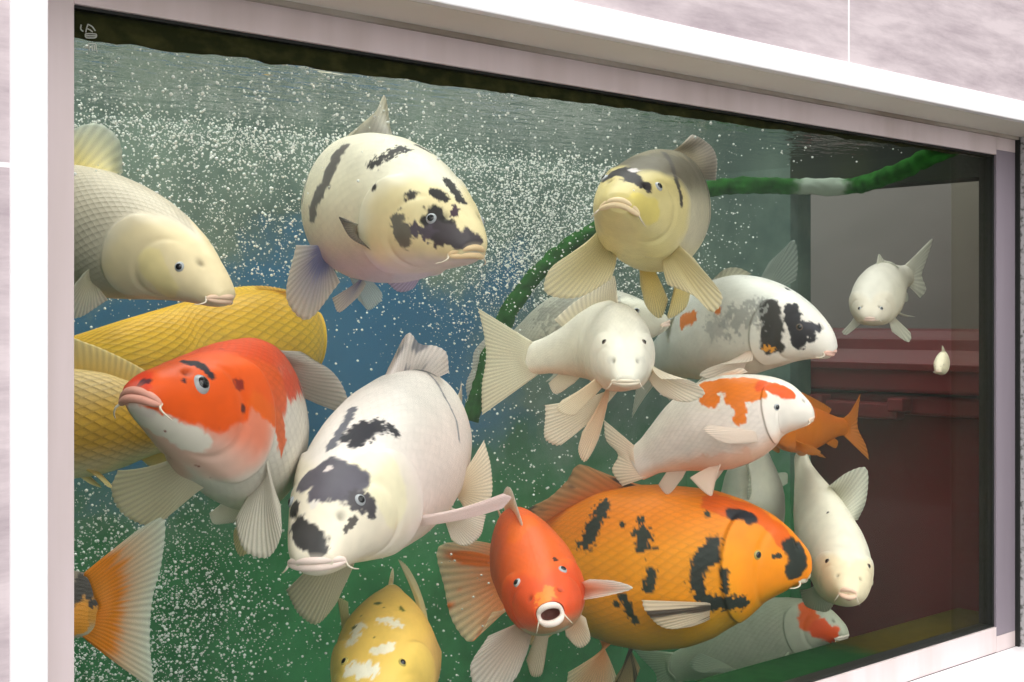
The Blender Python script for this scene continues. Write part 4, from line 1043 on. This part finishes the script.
    # orange, dim, far
    Koi('dim orange koi swimming away behind the small orange-capped koi, tail against the bin',
        [(762, 430, 2.58), (770, 430, 2.60), (790, 430, 2.66), (812, 429, 2.72), (832, 428, 2.77), (848, 427, 2.80)], .095, W=.8, back='#c0641c', side='#c06a1c', scales=.1, fin_col='#d27a20', fin_tip='#c87a2c', fin_a=.8, seed=22,
        fins={'tail_fin': dict(tips=[(856, 408), (860, 394), (858, 415), (858, 428), (866, 446), (869, 460)], rays=12)})
    Koi('tiny cream koi at the far right edge, only its nose and side peeking out',
        [(938, 371, 2.60), (939, 368, 2.61), (942, 364, 2.635), (944, 361, 2.66), (945, 359, 2.69)], .045, W=.8, back='#dcd4bc', side='#dfd6c0', scales=0, fin_col='#d8d2c0', seed=23, eye_r=.03, no=('pelvic_fin+', 'pelvic_fin-', 'anal_fin'), fins={'pectoral_fin-': dict(tips=[(935, 370), (933, 372), (936, 374)]), 'pectoral_fin+': dict(tips=[(943, 370), (945, 372), (942, 374)])})


build_fish()

#@@DETAIL
# ------------------------------------------------------------------ algae covered hose along the back
hp = [P(470, 420, 2.62), P(492, 350, 2.62), P(512, 306, 2.62), P(545, 266, 2.64), P(590, 233, 2.66), P(650, 205, 2.68), P(720, 187, 2.72), P(790, 186, 2.74), P(850, 186, 2.70), P(895, 173, 2.60), P(935, 154, 2.54), P(975, 139, 2.62)]
hp = catmull(hp, 260)
V, F = tube_mesh(hp, .0165, 28)
C = np.repeat(hp, 28, 0); D = V - C
nz = fbm(V * 55, 31, 4); V = C + D * (1 + .32 * nz)[:, None]
hx, _, _ = proj(V)
bare = np.exp(-((hx - 822) / 30) ** 2)
hc = hexc('#22561d')[None] * (1 + .9 * fbm(V * 80, 33, 3))[:, None]; hc = np.clip(hc, .004, 1)
bm_ = smooth(.35, .7, bare + .25 * nz)[:, None]; hc = hc * (1 - bm_) + hexc('#8d9a8c') * bm_
M_HOSE = principled('algae_hose', (.03, .15, .03), .9, .05)
nt_ = M_HOSE.node_tree; an = nt_.nodes.new('ShaderNodeAttribute'); an.attribute_name = 'col'
nt_.links.new(an.outputs['Color'], [n for n in nt_.nodes if n.type == 'BSDF_PRINCIPLED'][0].inputs['Base Color'])
ho = mesh_obj('air_hose', V, F, M_HOSE, col=hc)
tag(ho, 'algae-green hose rising along the back of the tank to the surface', 'hose')

# ------------------------------------------------------------------ air bubbles
rng = np.random.default_rng(5)
ico = bmesh.new(); bmesh.ops.create_icosphere(ico, subdivisions=1, radius=1); ico.verts.index_update()
iv = np.array([v.co for v in ico.verts]); if_ = np.array([[v.index for v in f.verts] for f in ico.faces]); ico.free()


def cloud(n, xc, xs, zc, zs, yr=(.52, .86), r=(.0010, .0038)):
    x = rng.normal(xc, xs, n); z = rng.normal(zc, zs, n); y = rng.uniform(*yr, n)
    rr = r[0] + (r[1] - r[0]) * rng.random(n) ** 2.2
    return np.stack([x, y, z, rr], 1)


B = np.vstack([
    cloud(1500, .15, .22, 1.60, .07), cloud(1800, .55, .25, 1.52, .12), cloud(1100, 1.0, .25, 1.62, .05),
    cloud(5000, 1.33, .17, 1.60, .10), cloud(700, 1.55, .2, 1.66, .05), cloud(900, 1.2, .25, 1.35, .18), cloud(650, 1.75, .14, 1.60, .09, (.62, .86)),
    cloud(2400, .42, .13, .95, .14), cloud(900, .8, .25, .95, .2), cloud(700, 1.2, .25, 1.0, .2), cloud(500, .1, .2, 1.05, .25), cloud(700, .9, .3, 1.38, .1),
    cloud(5000, .45, .40, 1.60, .09, (.6, .87), (.0008, .0022)), cloud(5000, 1.30, .20, 1.60, .11, (.6, .87), (.0008, .0022)), cloud(3500, .42, .15, .98, .16, (.6, .87), (.0008, .002)),
    cloud(2500, .8, .5, 1.72, .035, (.5, .87)), cloud(5000, .75, .6, 1.77, .018, (.72, .885), (.001, .003)), cloud(3000, .38, .14, .95, .15, (.55, .8)),
    cloud(800, .3, .38, 1.748, .022, (.1, .5), (.0010, .0026)),
    cloud(60, .55, .45, 1.747, .005, (.018, .026), (.0008, .0022)),
    cloud(900, .8, .8, 1.76, .02, (.1, .86)), cloud(350, .35, .35, 1.70, .05, (.06, .5)),
])
ok = (B[:, 0] > LEFT_X + .02) & (B[:, 0] < END_X - .02) & (B[:, 2] < WATER_Z - .006) & (B[:, 2] > FLOOR_Z + .02)
ok &= ~((B[:, 1] < .6) & (B[:, 0] > 1.6)); ok &= ~((B[:, 1] < .76) & (B[:, 0] < 1.0) & (B[:, 2] < 1.52) & (B[:, 2] > 1.2)); ok &= ~((B[:, 1] > BACK_Y - .035) & (B[:, 0] > .15) & (B[:, 0] < 1.25))
B = B[ok]; B[:, 3] *= .80
n = len(B)
BV = (B[:, None, :3] + iv[None] * B[:, None, 3:4] * np.array([1, 1, .9])).reshape(-1, 3)
BF = (if_[None] + (np.arange(n) * len(iv))[:, None, None]).reshape(-1, 3)
mB, nt, N, L = new_mat('air_bubble')
b_ = N.new('ShaderNodeBsdfPrincipled'); b_.inputs['Base Color'].default_value = (.98, 1, .96, 1); b_.inputs['Roughness'].default_value = .15; b_.inputs['Specular IOR Level'].default_value = .8
tr_ = N.new('ShaderNodeBsdfTransparent'); mx_ = N.new('ShaderNodeMixShader'); mx_.inputs[0].default_value = .85
o_ = N.new('ShaderNodeOutputMaterial'); L.new(tr_.outputs[0], mx_.inputs[1]); L.new(b_.outputs[0], mx_.inputs[2]); L.new(mx_.outputs[0], o_.inputs[0])
bub = mesh_obj('air_bubbles', BV, BF, mB)
tag(bub, 'countless fine white air bubbles rising in front of the green back wall', 'bubbles', kind='stuff')

# ------------------------------------------------------------------ the water
M_WSIDE, nt1 = mat_clear('water_side', 1.0001)
M_WTOP, nt2 = mat_clear('water_surface', 1.33, bump=((14, 30, 1), .45), sheet=False)
for q in (nt1, nt2): add_haze(q, .07, .08, (.85, 1, .93), (.55, .95, .75))
wx0, wx1, wy0, wy1, wz0, wz1 = LEFT_X + .001, END_X + .029, .0305, BACK_Y - .0005, FLOOR_Z + .001, WATER_Z
wb = [(wx0, wy0, wz0), (wx1, wy0, wz0), (wx1, wy1, wz0), (wx0, wy1, wz0), (wx0, wy0, wz1), (wx1, wy0, wz1), (wx1, wy1, wz1), (wx0, wy1, wz1)]
wf = [[3, 2, 1, 0], [0, 1, 5, 4], [1, 2, 6, 5], [2, 3, 7, 6], [3, 0, 4, 7], [4, 5, 6, 7]]
wo = mesh_obj('water', wb, wf, [M_WSIDE, M_WTOP], fmat=[0, 0, 0, 0, 0, 1], smooth_=False)
tag(wo, 'clear greenish water filling the tank', 'water', kind='stuff')
print('WARN', WARN)
